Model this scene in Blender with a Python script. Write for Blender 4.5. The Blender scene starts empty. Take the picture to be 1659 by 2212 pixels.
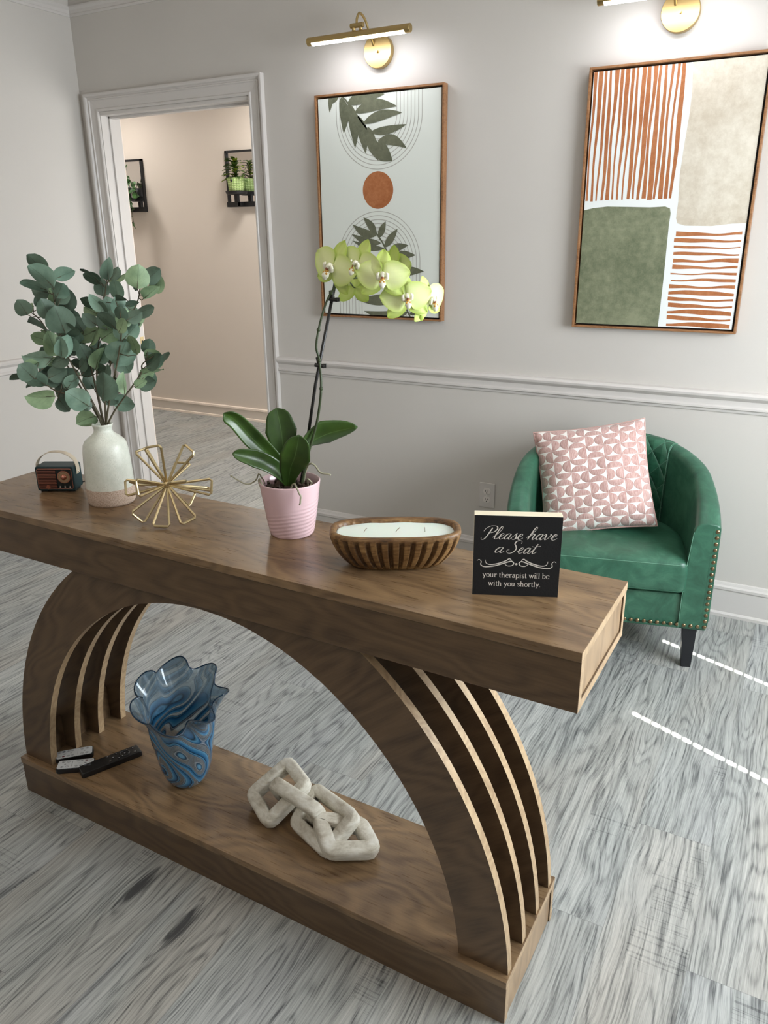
import bpy, bmesh, math, random
from mathutils import Vector, Matrix
PI = math.pi
S = bpy.context.scene
COL = S.collection
# ---------------------------------------------------------------- camera
def make_camera():
    yaw, pitch, roll, f = math.radians(28.7506), math.radians(-19.808), math.radians(-.6188), 1684.3
    F = Vector((-math.sin(yaw)*math.cos(pitch), math.cos(yaw)*math.cos(pitch), math.sin(pitch)))
    R = Vector((math.cos(yaw), math.sin(yaw), 0)); U = R.cross(F)
    R2 = R*math.cos(roll)+U*math.sin(roll); U2 = -R*math.sin(roll)+U*math.cos(roll)
    cd = bpy.data.cameras.new('camera'); cd.sensor_fit = 'HORIZONTAL'; cd.sensor_width = 36
    cd.lens = f/1659*36; cd.clip_start = .05; cd.clip_end = 50
    o = bpy.data.objects.new('camera', cd); COL.objects.link(o)
    m = Matrix((R2, U2, -F)).transposed().to_4x4(); m.translation = (3.4592, -3.1537, 1.4832)
    o.matrix_world = m; S.camera = o
make_camera()
# ---------------------------------------------------------------- light and exposure
S.view_settings.view_transform = 'Standard'; S.view_settings.look = 'None'
S.view_settings.gamma = 1; S.view_settings.use_curve_mapping = False
S.view_settings.exposure = 0.0
w = bpy.data.worlds.new('world'); S.world = w; w.use_nodes = True
w.node_tree.nodes['Background'].inputs[0].default_value = (.75, .85, 1, 1)
w.node_tree.nodes['Background'].inputs[1].default_value = .6
def area(name, loc, direction, sx, sy, power, color):
    l = bpy.data.lights.new(name, 'AREA'); l.shape = 'RECTANGLE'; l.size = sx; l.size_y = sy
    l.energy = power; l.color = color
    o = bpy.data.objects.new(name, l); COL.objects.link(o); o.location = loc
    o.rotation_euler = Vector(direction).to_track_quat('-Z', 'Z').to_euler()
    return o
XW = 4.67                                   # right wall with its window
WY0, WY1, WZ0, WZ1 = -1.80, -.72, .62, 2.16  # window opening
SUN = Vector((-.926, .378, 0)).normalized()*math.cos(math.radians(50)) + Vector((0, 0, -math.sin(math.radians(50))))
sl = bpy.data.lights.new('sun', 'SUN'); sl.energy = 60; sl.angle = math.radians(.22); sl.color = (1, .97, .92)
so = bpy.data.objects.new('sun', sl); COL.objects.link(so); so.location = (7, -3, 5)
so.rotation_euler = SUN.to_track_quat('-Z', 'Z').to_euler()
area('window_daylight', (XW-.03, (WY0+WY1)/2, (WZ0+WZ1)/2), (-1, 0, -.12), 1.05, 1.5, 96, (.87, .94, 1))
area('far_fill', (XW-.03, -3.9, 1.45), (-1, .1, 0), 1.3, 1.5, 11, (.87, .94, 1))  # added fill lamp; this part of the right wall has no window
area('ceiling_fill', (2.3, -3.4, 2.68), (0, 0, -1), 2.2, 2.2, 15, (1, .91, .82))  # added fill lamp in place of light off the ceiling
area('hall_ceiling_lamp', (-1.7, 1.35, 2.5), (0, 0, -1), .25, .25, 11, (1, .965, .92))
area('hall_ceiling_lamp_near', (.05, 1.4, 2.5), (0, 0, -1), .25, .25, 16, (1, .965, .92))
area('hall_side_fill', (1.9, 1.0, 1.3), (-1, .2, -.2), 1.0, 1.4, 28, (.97, .99, 1))  # added side fill; the hall wall behind it is closed
# ---------------------------------------------------------------- helpers
def tag(o, label=None, cat=None, group=None, kind=None):
    if label: o['label'] = label
    if cat: o['category'] = cat
    if group: o['group'] = group
    if kind: o['kind'] = kind
    return o
def thing(name, label, cat, loc=(0, 0, 0), rz=0, group=None):
    o = bpy.data.objects.new(name, None); COL.objects.link(o); o.empty_display_size = .05
    o.location = loc; o.rotation_euler = (0, 0, rz)
    return tag(o, label, cat, group)
def obj(name, bm, mats, parent=None, smooth=False, bevel=0, seg=2, subsurf=0, auto=None):
    me = bpy.data.meshes.new(name)
    bmesh.ops.recalc_face_normals(bm, faces=bm.faces)
    bm.to_mesh(me); bm.free()
    for m in (mats if isinstance(mats, (list, tuple)) else [mats]): me.materials.append(m)
    if smooth: me.polygons.foreach_set('use_smooth', [True]*len(me.polygons))
    o = bpy.data.objects.new(name, me); COL.objects.link(o)
    if parent: o.parent = parent
    if bevel:
        b = o.modifiers.new('bevel', 'BEVEL'); b.width = bevel; b.segments = seg; b.limit_method = 'ANGLE'
        b.angle_limit = math.radians(35)
        me.polygons.foreach_set('use_smooth', [True]*len(me.polygons))
        wn = o.modifiers.new('wn', 'WEIGHTED_NORMAL'); wn.keep_sharp = True
    if subsurf:
        s = o.modifiers.new('sub', 'SUBSURF'); s.levels = subsurf; s.render_levels = subsurf
    return o
def struct(name, bm, mats, parent=None, **k):
    o = obj(name, bm, mats, parent, **k)
    if not parent: o['kind'] = 'structure'
    return o
def dup(o, parent=None):
    c = o.copy(); COL.objects.link(c); c.parent = parent
    for ch in o.children: dup(ch, c)
    return c
NB = bmesh.new
def box(bm, x0, x1, y0, y1, z0, z1, mat=0, M=None):
    v = [bm.verts.new((x, y, z)) for x in (x0, x1) for y in (y0, y1) for z in (z0, z1)]
    if M: 
        for q in v: q.co = M @ q.co
    fs = []
    for f in ((0, 1, 3, 2), (4, 6, 7, 5), (0, 4, 5, 1), (2, 3, 7, 6), (0, 2, 6, 4), (1, 5, 7, 3)):
        g = bm.faces.new([v[i] for i in f]); g.material_index = mat; fs.append(g)
    return fs
def bx(*a, **k):
    bm = NB(); box(bm, *a, **k); return bm
def rings(bm, rs, close_u=True, cap0=True, cap1=True, mat=0, closed_v=False):
    """rs: list of rings (lists of points) joined one to the next"""
    V = [[bm.verts.new(p) for p in r] for r in rs]
    n = len(V[0]); m = len(V)
    for i in range(m if closed_v else m-1):
        a, b = V[i], V[(i+1) % m]
        for j in range(n if close_u else n-1):
            f = bm.faces.new((a[j], a[(j+1) % n], b[(j+1) % n], b[j])); f.material_index = mat
    if close_u and not closed_v:
        if cap0: bm.faces.new(V[0][::-1]).material_index = mat
        if cap1: bm.faces.new(V[-1]).material_index = mat
    return V
def lathe(bm, prof, n=32, c=(0, 0, 0), cap0=True, cap1=True, mat=0, sx=1, sy=1):
    return rings(bm, [[(c[0]+r*sx*math.cos(2*PI*k/n), c[1]+r*sy*math.sin(2*PI*k/n), c[2]+z) for k in range(n)] for r, z in prof],
                 cap0=cap0, cap1=cap1, mat=mat)
def smooth_path(P, n=8, closed=False):
    P = [Vector(p) for p in P]; out = []
    N = len(P)
    for i in range(N if closed else N-1):
        g = lambda k: P[k % N] if closed else P[max(0, min(N-1, k))]
        p0, p1, p2, p3 = g(i-1), g(i), g(i+1), g(i+2)
        for k in range(n):
            t = k/n
            out.append(.5*((2*p1)+(-p0+p2)*t+(2*p0-5*p1+4*p2-p3)*t*t+(-p0+3*p1-3*p2+p3)*t**3))
    if not closed: out.append(P[-1].copy())
    return out
def tube(bm, P, r, n=8, closed=False, sec=None, mat=0, up=None, cap=True):
    """tube along points; r number or list; sec: list of (x, y) section points replacing the circle"""
    P = [Vector(p) for p in P]; N = len(P)
    R = r if isinstance(r, (list, tuple)) else [r]*N
    rs = []; nrm = None
    for i in range(N):
        if closed: t = (P[(i+1) % N]-P[i-1])
        else: t = P[min(N-1, i+1)]-P[max(0, i-1)]
        t.normalize()
        if up is not None: nrm = Vector(up) - t*t.dot(Vector(up))
        elif nrm is None:
            a = Vector((0, 0, 1)) if abs(t.z) < .9 else Vector((1, 0, 0)); nrm = a - t*t.dot(a)
        else: nrm = nrm - t*t.dot(nrm)
        nrm.normalize(); b = t.cross(nrm)
        s = sec or [(math.cos(2*PI*k/n), math.sin(2*PI*k/n)) for k in range(n)]
        rs.append([P[i]+(nrm*y+b*x)*R[i] for x, y in s])
    return rings(bm, rs, cap0=cap, cap1=cap, mat=mat, closed_v=closed)
def cyl(bm, a, b, r, n=16, r2=None, mat=0):
    return tube(bm, [a, b], [r, r if r2 is None else r2], n, mat=mat)
def ball(bm, c, r, n=12, m=8, sz=1, mat=0):
    c = Vector(c); top = bm.verts.new(c+Vector((0, 0, r*sz))); bot = bm.verts.new(c-Vector((0, 0, r*sz)))
    R = [[bm.verts.new(c+Vector((r*math.sin(PI*i/m)*math.cos(2*PI*k/n), r*math.sin(PI*i/m)*math.sin(2*PI*k/n), r*sz*math.cos(PI*i/m)))) for k in range(n)] for i in range(1, m)]
    for k in range(n):
        bm.faces.new((top, R[0][k], R[0][(k+1) % n])).material_index = mat
        bm.faces.new((bot, R[-1][(k+1) % n], R[-1][k])).material_index = mat
        for i in range(m-2): bm.faces.new((R[i][k], R[i+1][k], R[i+1][(k+1) % n], R[i][(k+1) % n])).material_index = mat
def poly(bm, pts, mat=0):
    f = bm.faces.new([bm.verts.new(p) for p in pts]); f.material_index = mat; return f
def extrude_profile(bm, prof, a, b, nrm, mat=0):
    """prof: list of (out, up); path a->b; nrm: outward direction"""
    a, b, nrm = Vector(a), Vector(b), Vector(nrm)
    rings(bm, [[p+nrm*d+Vector((0, 0, u)) for d, u in prof] for p in (a, b)], mat=mat)
def rrect(w, h, r, n=5):
    out = []
    for cx, cy, a0 in ((w/2-r, h/2-r, 0), (-w/2+r, h/2-r, 90), (-w/2+r, -h/2+r, 180), (w/2-r, -h/2+r, 270)):
        for k in range(n+1):
            a = math.radians(a0+90*k/n); out.append((cx+r*math.cos(a), cy+r*math.sin(a)))
    return out
# ---------------------------------------------------------------- materials
class N:
    def __init__(s, name):
        s.m = bpy.data.materials.new(name); s.m.use_nodes = True; s.t = s.m.node_tree
        s.b = s.t.nodes['Principled BSDF']; s.out = s.t.nodes['Material Output']
    def n(s, typ, **k):
        q = s.t.nodes.new('ShaderNode'+typ)
        for a, v in k.items():
            if a.startswith('i_'):
                key = a[2:]; key = int(key) if key.isdigit() else key
                s.put(q.inputs[key], v)
            else: setattr(q, a, v)
        return q
    def put(s, sock, v):
        if hasattr(v, 'is_linked') or hasattr(v, 'links'): s.t.links.new(v, sock)
        elif isinstance(v, bpy.types.Node): s.t.links.new(v.outputs[0], sock)
        else: sock.default_value = v
    def math(s, op, a, b=0, c=0):
        return s.n('Math', operation=op, i_0=a, i_1=b, i_2=c).outputs[0]
    def coord(s, kind='Object', scale=(1, 1, 1), rot=(0, 0, 0), loc=(0, 0, 0)):
        c = s.n('TexCoord').outputs[kind]
        return s.n('Mapping', i_Vector=c, i_Scale=scale, i_Rotation=rot, i_Location=loc).outputs[0]
    def noise(s, v, scale, detail=3, rough=.5, dist=0):
        return s.n('TexNoise', i_Vector=v, i_Scale=scale, i_Detail=detail, i_Roughness=rough, i_Distortion=dist).outputs['Fac']
    def ramp(s, f, stops):
        r = s.n('ValToRGB', i_0=f); e = r.color_ramp.elements
        while len(e) < len(stops): e.new(.5)
        for q, (p, c) in zip(e, stops): q.position = p; q.color = (*c, 1) if len(c) == 3 else c
        return r.outputs[0]
    def mix(s, f, a, b, mode='MIX'):
        q = s.n('Mix', data_type='RGBA', blend_type=mode)
        s.put(q.inputs[0], f); s.put(q.inputs[6], c4(a)); s.put(q.inputs[7], c4(b)); return q.outputs[2]
    def bump(s, h, st=.3, d=.01):
        s.put(s.b.inputs['Normal'], s.n('Bump', i_Strength=st, i_Distance=d, i_Height=h).outputs[0])
    def set(s, **k):
        for a, v in k.items(): s.put(s.b.inputs[a.replace('_', ' ')], c4(v) if a in ('Base_Color', 'Emission_Color', 'Subsurface_Radius') and a != 'Subsurface_Radius' else v)
        return s.m
def c4(v):
    return (*v, 1) if isinstance(v, tuple) and len(v) == 3 else v
def sr(r, g, b):
    f = lambda x: (x/255/12.92 if x <= 10.31 else ((x/255+.055)/1.055)**2.4)
    return (f(r), f(g), f(b))
def plain(name, col, rough=.5, metal=0, var=0, vs=20, bump=0, bs=200, **k):
    n = N(name); v = n.coord()
    if var:
        f = n.noise(v, vs, 3)
        col = n.ramp(f, [(.3, tuple(c*(1-var) for c in col)), (.7, tuple(min(1, c*(1+var)) for c in col))])
    n.set(Base_Color=col, Roughness=rough, Metallic=metal)
    if bump: n.bump(n.noise(v, bs, 2), bump, .002)
    for a, q in k.items(): n.put(n.b.inputs[a.replace('_', ' ')], c4(q))
    return n.m
WALL = plain('wall_paint', sr(204, 199, 192), .55, var=.015, vs=3, bump=.08, bs=350)
TRIM = plain('trim_paint', sr(209, 204, 199), .32, bump=.04, bs=120)
CEIL = plain('ceiling_paint', sr(225, 216, 208), .8)
HALLW = plain('hall_paint', sr(208, 198, 187), .6, var=.01, vs=3)
HALLT = plain('hall_trim_paint', sr(240, 226, 212), .4)
BLACKM = plain('black_metal', (.008, .008, .009), .45)
DARKLEG = plain('black_lacquer', (.012, .013, .016), .35)
def brass(name, c, r):
    n = N(name); f = n.noise(n.coord(scale=(1, 1, 60)), 30, 2)
    n.set(Base_Color=c, Metallic=1., Roughness=n.math('MULTIPLY_ADD', f, .12, r-.06)); return n.m
BRASS = brass('brushed_brass', sr(188, 164, 112), .36)
GOLD = brass('satin_gold', sr(206, 188, 146), .36)
NAILM = brass('antique_brass', sr(150, 130, 100), .3)
def wood(name, dark, light, rot=0, scale=1, rough=.3, seed=0, axis='x'):
    n = N(name)
    base = n.coord(rot=(0, rot, 0) if axis == 'x' else (0, 0, rot), loc=(seed*3.1, seed*1.7, seed*.9))
    low = n.n('TexNoise', i_Vector=n.n('Mapping', i_Vector=base, i_Scale=(1.6, 4.5, 4.5)).outputs[0], i_Scale=1.3*scale, i_Detail=2).outputs['Fac']
    # growth rings: contour lines of a smooth stretched field
    ring = n.math('SINE', n.math('MULTIPLY', low, 95.))
    fine = n.noise(n.n('Mapping', i_Vector=base, i_Scale=(6, 110, 110)).outputs[0], 2.2, 4, .65)
    patch = n.noise(n.n('Mapping', i_Vector=base, i_Scale=(2, 7, 7)).outputs[0], 1.7, 4, .6, .5)
    a = n.math('MULTIPLY_ADD', ring, .09, n.math('MULTIPLY', patch, .62))
    a = n.math('MULTIPLY_ADD', fine, .42, a)
    col = n.ramp(a, [(.28, dark), (.5, tuple((p+q)/2 for p, q in zip(dark, light))), (.78, light)])
    n.set(Base_Color=col, Roughness=n.math('MULTIPLY_ADD', fine, .12, rough-.04)); n.bump(a, .06, .002)
    return n.m
WD, WL = sr(84, 64, 45), sr(146, 119, 87)
WOOD = wood('walnut_laminate', WD, WL, 0, 1, .27)
WOODF = wood('walnut_laminate_front_shaded', sr(66, 49, 34), sr(108, 85, 60), 0, 1, .34, 2)  # same laminate, darkened to hold the shade of the front face
WOODA = wood('walnut_laminate_arch_shaded', sr(68, 51, 36), sr(110, 87, 63), math.radians(38), .9, .38, 4)  # darker tones put the shade on the arch faces into the colour
EDGE = wood('laminate_edge_band', sr(154, 127, 96), sr(196, 170, 134), 0, 1.5, .4, 6)
ENDW = wood('laminate_end_panel_lit', sr(128, 102, 74), sr(180, 152, 118), math.radians(80), .8, .32, 8)  # same laminate, lightened in colour for window light on the table end
def floor_mat():
    n = N('grey_oak_planks')
    P = n.coord()
    sep = n.n('SeparateXYZ', i_0=P); X, Y = sep.outputs[0], sep.outputs[1]
    PW, PL = .182, 1.22
    xi = n.math('DIVIDE', n.math('ADD', X, .035), PW); row = n.math('FLOOR', xi)
    off = n.n('TexWhiteNoise', noise_dimensions='1D', i_W=row).outputs['Value']
    yi = n.math('ADD', n.math('DIVIDE', Y, PL), n.math('MULTIPLY', off, 5.37)); col = n.math('FLOOR', yi)
    idv = n.n('CombineXYZ', i_0=row, i_1=col, i_2=3.3).outputs[0]
    rnd = n.n('TexWhiteNoise', noise_dimensions='3D', i_Vector=idv)
    shift = n.n('VectorMath', operation='SCALE', i_0=rnd.outputs['Color'], i_Scale=37.).outputs[0]
    V = n.n('VectorMath', operation='ADD', i_0=P, i_1=shift).outputs[0]
    mp = lambda s, q=None: n.n('Mapping', i_Vector=q or V, i_Scale=s).outputs[0]
    vo = n.n('TexVoronoi', i_Vector=mp((4.4, 1.15, 1)), i_Scale=.8, i_Randomness=1.)
    dist = vo.outputs['Distance']
    near = n.math('MAXIMUM', n.math('SUBTRACT', 1, n.math('MULTIPLY', dist, 2.6)), 0); near = n.math('MULTIPLY', near, near)
    wob = n.math('MULTIPLY', n.math('SUBTRACT', n.noise(mp((7, 2.6, 1)), 1., 2., .5), .5), .055)
    W_ = n.n('VectorMath', operation='ADD', i_0=V, i_1=n.n('CombineXYZ', i_0=wob).outputs[0]).outputs[0]
    low = n.math('ADD', n.noise(mp((8, .9, 1)), 1., 2., .45, .15), n.math('MULTIPLY', near, .30))
    ring = n.math('SINE', n.math('MULTIPLY', low, 130.))
    ring = n.math('POWER', n.math('MULTIPLY_ADD', ring, .5, .5), 3.)
    fine = n.noise(mp((230, 5.5, 1), W_), 1., 5, .74, .25)
    med = n.noise(mp((60, 2.2, 1), W_), 1., 4, .65, .3)
    big = n.noise(mp((5, 1.6, 1)), 1., 3, .6)
    warm = n.noise(mp((4, 1.1, 5)), 1., 2, .5)
    kn = n.math('MAXIMUM', n.math('SUBTRACT', 1, n.math('MULTIPLY', dist, 13.)), 0)
    # saw marks
    saw = n.noise(mp((4, 170, 1)), 1., 2, .6, .2)
    sawm = n.math('GREATER_THAN', n.noise(mp((3.3, 2.2, 9)), 1., 1), .64)
    sawv = n.math('MULTIPLY', n.math('GREATER_THAN', saw, .57), n.math('MULTIPLY', sawm, .07))
    lines = n.math('SUBTRACT', n.math('MULTIPLY_ADD', fine, .85, .085), n.math('MULTIPLY', ring, .10))
    lines = n.math('ADD', lines, n.math('MULTIPLY', n.math('SUBTRACT', med, .5), .36))
    lines = n.math('SUBTRACT', lines, n.math('MULTIPLY', kn, .45))
    lines = n.math('SUBTRACT', lines, sawv)
    base = n.ramp(lines, [(.26, sr(74, 75, 76)), (.38, sr(130, 131, 129)), (.48, sr(166, 166, 162)), (.66, sr(196, 196, 191))])
    tint = n.ramp(warm, [(.3, (.96, .985, 1.01)), (.5, (.97, 1, 1.0)), (.72, (1.03, 1, .96))])
    c = n.mix(1., base, tint, 'MULTIPLY')
    br = n.math('MULTIPLY_ADD', rnd.outputs['Value'], .16, .83)
    br = n.math('ADD', br, n.math('MULTIPLY', n.math('SUBTRACT', big, .5), .42))
    cc = n.n('CombineXYZ', i_0=br, i_1=br, i_2=br).outputs[0]
    c = n.mix(1., c, cc, 'MULTIPLY')
    fx = n.math('FRACT', xi); fy = n.math('FRACT', yi)
    ex = n.math('MULTIPLY', n.math('MINIMUM', fx, n.math('SUBTRACT', 1, fx)), PW)
    ey = n.math('MULTIPLY', n.math('MINIMUM', fy, n.math('SUBTRACT', 1, fy)), PL)
    seam = n.math('LESS_THAN', n.math('MINIMUM', ex, ey), .0009)
    c = n.mix(n.math('MULTIPLY', seam, .35), c, sr(95, 95, 94))
    n.set(Base_Color=c, Roughness=n.math('MULTIPLY_ADD', fine, .2, .36))
    n.bump(lines, .12, .002)
    return n.m
FLOOR = floor_mat()
def leather():
    n = N('green_leather'); v = n.coord()
    f = n.noise(v, 14, 5, .65, .8); g = n.noise(v, 4, 2)
    f = n.math('MULTIPLY_ADD', g, .4, n.math('MULTIPLY', f, .6))
    n.set(Base_Color=n.ramp(f, [(.36, sr(40, 80, 62)), (.5, sr(52, 98, 77)), (.64, sr(72, 120, 96))]), Roughness=.36)
    vo = n.n('TexVoronoi', i_Vector=v, i_Scale=420.).outputs['Distance']; n.bump(vo, .06, .001)
    return n.m
LEATHER = leather()
def quilted():
    n = N('green_quilted_leather'); v = n.coord()
    f = n.noise(v, 14, 5, .65, .8)
    uv = n.n('TexCoord').outputs['UV']; s = n.n('SeparateXYZ', i_0=uv)
    a = n.math('FRACT', n.math('MULTIPLY', n.math('ADD', s.outputs[0], s.outputs[1]), 11.))
    b = n.math('FRACT', n.math('MULTIPLY', n.math('SUBTRACT', s.outputs[0], s.outputs[1]), 11.))
    da = n.math('MINIMUM', a, n.math('SUBTRACT', 1, a)); db = n.math('MINIMUM', b, n.math('SUBTRACT', 1, b))
    m = n.math('MINIMUM', da, db)
    line = n.math('LESS_THAN', m, .016)
    hgt = n.math('POWER', n.math('MULTIPLY', m, 2), .45)
    col = n.ramp(f, [(.36, sr(35, 80, 60)), (.5, sr(46, 98, 74)), (.64, sr(62, 114, 88))])
    n.set(Base_Color=n.mix(n.math('MULTIPLY', line, .5), col, sr(120, 160, 140)), Roughness=.36)
    n.bump(hgt, .8, .008)
    return n.m
QUILT = quilted()
STITCH = plain('pale_green_thread', sr(104, 150, 126), .7)
# ---------------------------------------------------------------- room shell
ZC = 2.72; YF = -5.4; YH = 1.944; HZ = 2.6
DXL, DXR, DZ = .128, 1.067, 2.047
struct('floor', bx(-2.6, XW+.12, YF-.1, YH+.1, -.08, 0), FLOOR)
struct('ceiling', bx(-.12, XW+.12, YF-.1, .13, ZC, ZC+.08), CEIL)
struct('ceiling_hall', bx(-2.6, 2.1, .13, YH+.1, HZ, HZ+.08), CEIL)
bm = NB()
box(bm, 0, DXL, 0, .12, 0, ZC); box(bm, DXL, DXR, 0, .12, DZ, ZC); box(bm, DXR, XW, 0, .12, 0, ZC)
struct('wall_back', bm, WALL)
struct('wall_left', bx(-.12, 0, YF, .12, 0, ZC), WALL)
struct('wall_front', bx(-.12, XW+.12, YF-.1, YF, 0, ZC), WALL)
bm = NB()
box(bm, XW, XW+.12, YF, WY0, 0, ZC); box(bm, XW, XW+.12, WY1, .12, 0, ZC)
box(bm, XW, XW+.12, WY0, WY1, 0, WZ0); box(bm, XW, XW+.12, WY0, WY1, WZ1, ZC)
struct('wall_right', bm, WALL)
bm = NB()
box(bm, -2.6, 2.1, YH, YH+.1, 0, HZ)
struct('wall_hall_back', bm, HALLW)
struct('wall_hall_left', bx(-2.7, -2.6, .12, YH, 0, HZ), HALLW)
struct('wall_hall_right', bx(2.1, 2.2, .12, YH, 0, HZ), HALLW)
struct('wall_hall_front', bx(-2.6, -.12, .0, .12, 0, HZ), HALLW)
# baseboards
BP = [(0, 0), (.022, 0), (.022, .012), (.015, .02), (.015, .112), (.019, .118), (.019, .128), (.012, .134), (.008, .144), (0, .146)]
bm = NB(); extrude_profile(bm, BP, (DXR+.083, 0, 0), (XW, 0, 0), (0, -1, 0)); struct('baseboard_back', bm, TRIM)
bm = NB(); extrude_profile(bm, BP, (0, YF, 0), (0, 0, 0), (1, 0, 0)); struct('baseboard_left', bm, TRIM)
bm = NB(); extrude_profile(bm, BP, (XW, YF, 0), (XW, 0, 0), (-1, 0, 0)); struct('baseboard_right', bm, TRIM)
HP = [(0, 0), (.02, 0), (.02, .016), (.013, .02), (.013, .085), (.02, .09), (.02, .104), (0, .108)]
bm = NB(); extrude_profile(bm, HP, (-2.6, YH, 0), (2.1, YH, 0), (0, -1, 0)); 
bb = struct('baseboard_hall', bm, [HALLW, HALLT])
for f in bb.data.polygons:
    if f.center.z < .019 or f.center.z > .087: f.material_index = 1
# chair rails and picture rail
CP = [(0, .829), (.006, .829), (.008, .838), (.016, .843), (.016, .850), (.010, .856), (.010, .874), (.018, .880), (.026, .888), (.028, .897), (.022, .906), (0, .909)]
bm = NB(); extrude_profile(bm, CP, (DXR+.082, 0, 0), (XW, 0, 0), (0, -1, 0)); struct('trim_1', bm, TRIM)
bm = NB(); extrude_profile(bm, CP, (0, YF, 0), (0, 0, 0), (1, 0, 0)); struct('trim_2', bm, TRIM)
PP = [(0, 2.485), (.005, 2.485), (.007, 2.495), (.004, 2.499), (.006, 2.512), (.014, 2.522), (.014, 2.53), (0, 2.532)]
bm = NB(); extrude_profile(bm, PP, (0, 0, 0), (XW, 0, 0), (0, -1, 0)); struct('trim_3', bm, TRIM)
bm = NB(); extrude_profile(bm, PP, (0, YF, 0), (0, 0, 0), (1, 0, 0)); struct('trim_4', bm, TRIM)
# door casing (mitred) and jamb
CA = [(0, 0), (0, .011), (.004, .015), (.011, .015), (.014, .010), (.05, .013), (.053, .018), (.058, .018), (.060, .014), (.064, .016), (.069, .024), (.074, .026), (.0816, .026), (.0816, 0)]
def casing(y, sgn):
    bm = NB(); rs = []
    for k in range(4):
        r = []
        for a, b in CA:
            x = DXL-a if k < 2 else DXR+a; z = 0 if k in (0, 3) else DZ+.013+a
            r.append((x, y+sgn*b, z))
        rs.append(r)
    rings(bm, rs); return bm
struct('trim_5', casing(0, -1), TRIM)
struct('trim_6', casing(.12, 1), HALLT)
bm = NB()
for s, x in ((1, DXL), (-1, DXR)):
    a, b = sorted((x, x-s*.0+s*.004)); box(bm, a, b, -.004, .124, 0, DZ)
    a, b = sorted((x+s*.004, x+s*.014)); box(bm, a, b, .045, .08, 0, DZ)
box(bm, DXL, DXR, -.004, .124, DZ-.004, DZ+.013); box(bm, DXL, DXR, .045, .08, DZ-.014, DZ)
struct('trim_7', bm, TRIM, bevel=.0015)
t = thing('strike_plate', 'small brass door strike plate on left jamb behind the eucalyptus', 'strike plate', (DXL+.004, .104, .905))
obj('plate', bx(0, .002, -.013, .013, -.034, .034), GOLD, t, bevel=.001)
obj('latch_hole', bx(.0, .0024, -.006, .006, -.014, .014), BLACKM, t)
# window in the right wall with its blind; the sun falls through the cord slots
WHITE = plain('white_vinyl', (.8, .8, .78), .5)
bm = NB()
for a, b, c, d in ((WY0, WY1, WZ0-.0, WZ0+.04), (WY0, WY1, WZ1-.04, WZ1), (WY0, WY0+.04, WZ0, WZ1), (WY1-.04, WY1, WZ0, WZ1)):
    box(bm, XW+.04, XW+.09, a, b, c, d)
win = struct('window_1', bm, WHITE)
t = thing('window_blind', 'white slatted window blind with cord slots hung in the right wall', 'blind', (XW+.02, 0, 0))
bm = NB(); k = 0; z = WZ0+.002; P = .0425
HY = (-1.512, -.975)
while z < WZ1-.005:
    z1 = min(z+P, WZ1); ys = [WY0+.001]
    zc = (z+z1)/2; h = .0160
    last = ys[0]
    for yh in HY:
        box(bm, 0, .003, last, yh-.0095, z-.002, z1)
        box(bm, 0, .003, yh-.0095, yh+.0095, z-.002, zc-h); box(bm, 0, .003, yh-.0095, yh+.0095, zc+h, z1)
        last = yh+.0095
    box(bm, 0, .003, last, WY1-.001, z-.002, z1)
    z += P
obj('slats', bm, WHITE, t)
obj('head_rail', bx(-.02, .03, WY0+.002, WY1-.002, WZ1-.04, WZ1-.002), WHITE, t)
# ---------------------------------------------------------------- console table
TR = math.radians(-.94); TH, BH = .8634, .1134
tab = thing('console_table', 'long walnut brown console table with arched slat sides and a low base shelf', 'console table', (2.4092, -1.911, 0), TR)
def TW(u, v, z=0): 
    return (2.4092+u*math.cos(TR)-v*math.sin(TR), -1.911+u*math.sin(TR)+v*math.cos(TR), z)
def case(L, D, z0, z1, pre, wt, ov=.0025):
    l, d = L/2, D/2; T = .018
    def board(nm, bm, mats, edge_x=False):
        o = obj(nm, bm, mats, tab, bevel=.0008, seg=1)
        if edge_x:
            for f in o.data.polygons:
                if abs(f.normal.x) > .9: f.material_index = 1
        return o
    board(pre+'_top', bx(-l, l, -d, d, z1-T, z1), [wt, EDGE], True)
    l -= .0005; d -= ov
    board(pre+'_front_panel', bx(-l, l, -d, -d+T, z0, z1-T), [WOODF, EDGE], True)
    board(pre+'_back_panel', bx(-l, l, d-T, d, z0, z1-T), [WOODF, EDGE], True)
    for s in (-1, 1):
        board(pre+'_end_panel', bx(*sorted((s*(l-.003), s*(l-.018))), -d+T, d-T, z0+(.0 if z0 < .1 else T), z1-T), ENDW)
    if z0 > .1: board(pre+'_underside', bx(-l, l, -d+T, d-T, z0, z0+T), [WOODF, EDGE], True)
case(1.6183, .3001, TH-.1124, TH, 'tabletop', WOOD)
case(1.4369, .3021, 0, BH, 'base', WOOD)
ZT = TH-.1124
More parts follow.
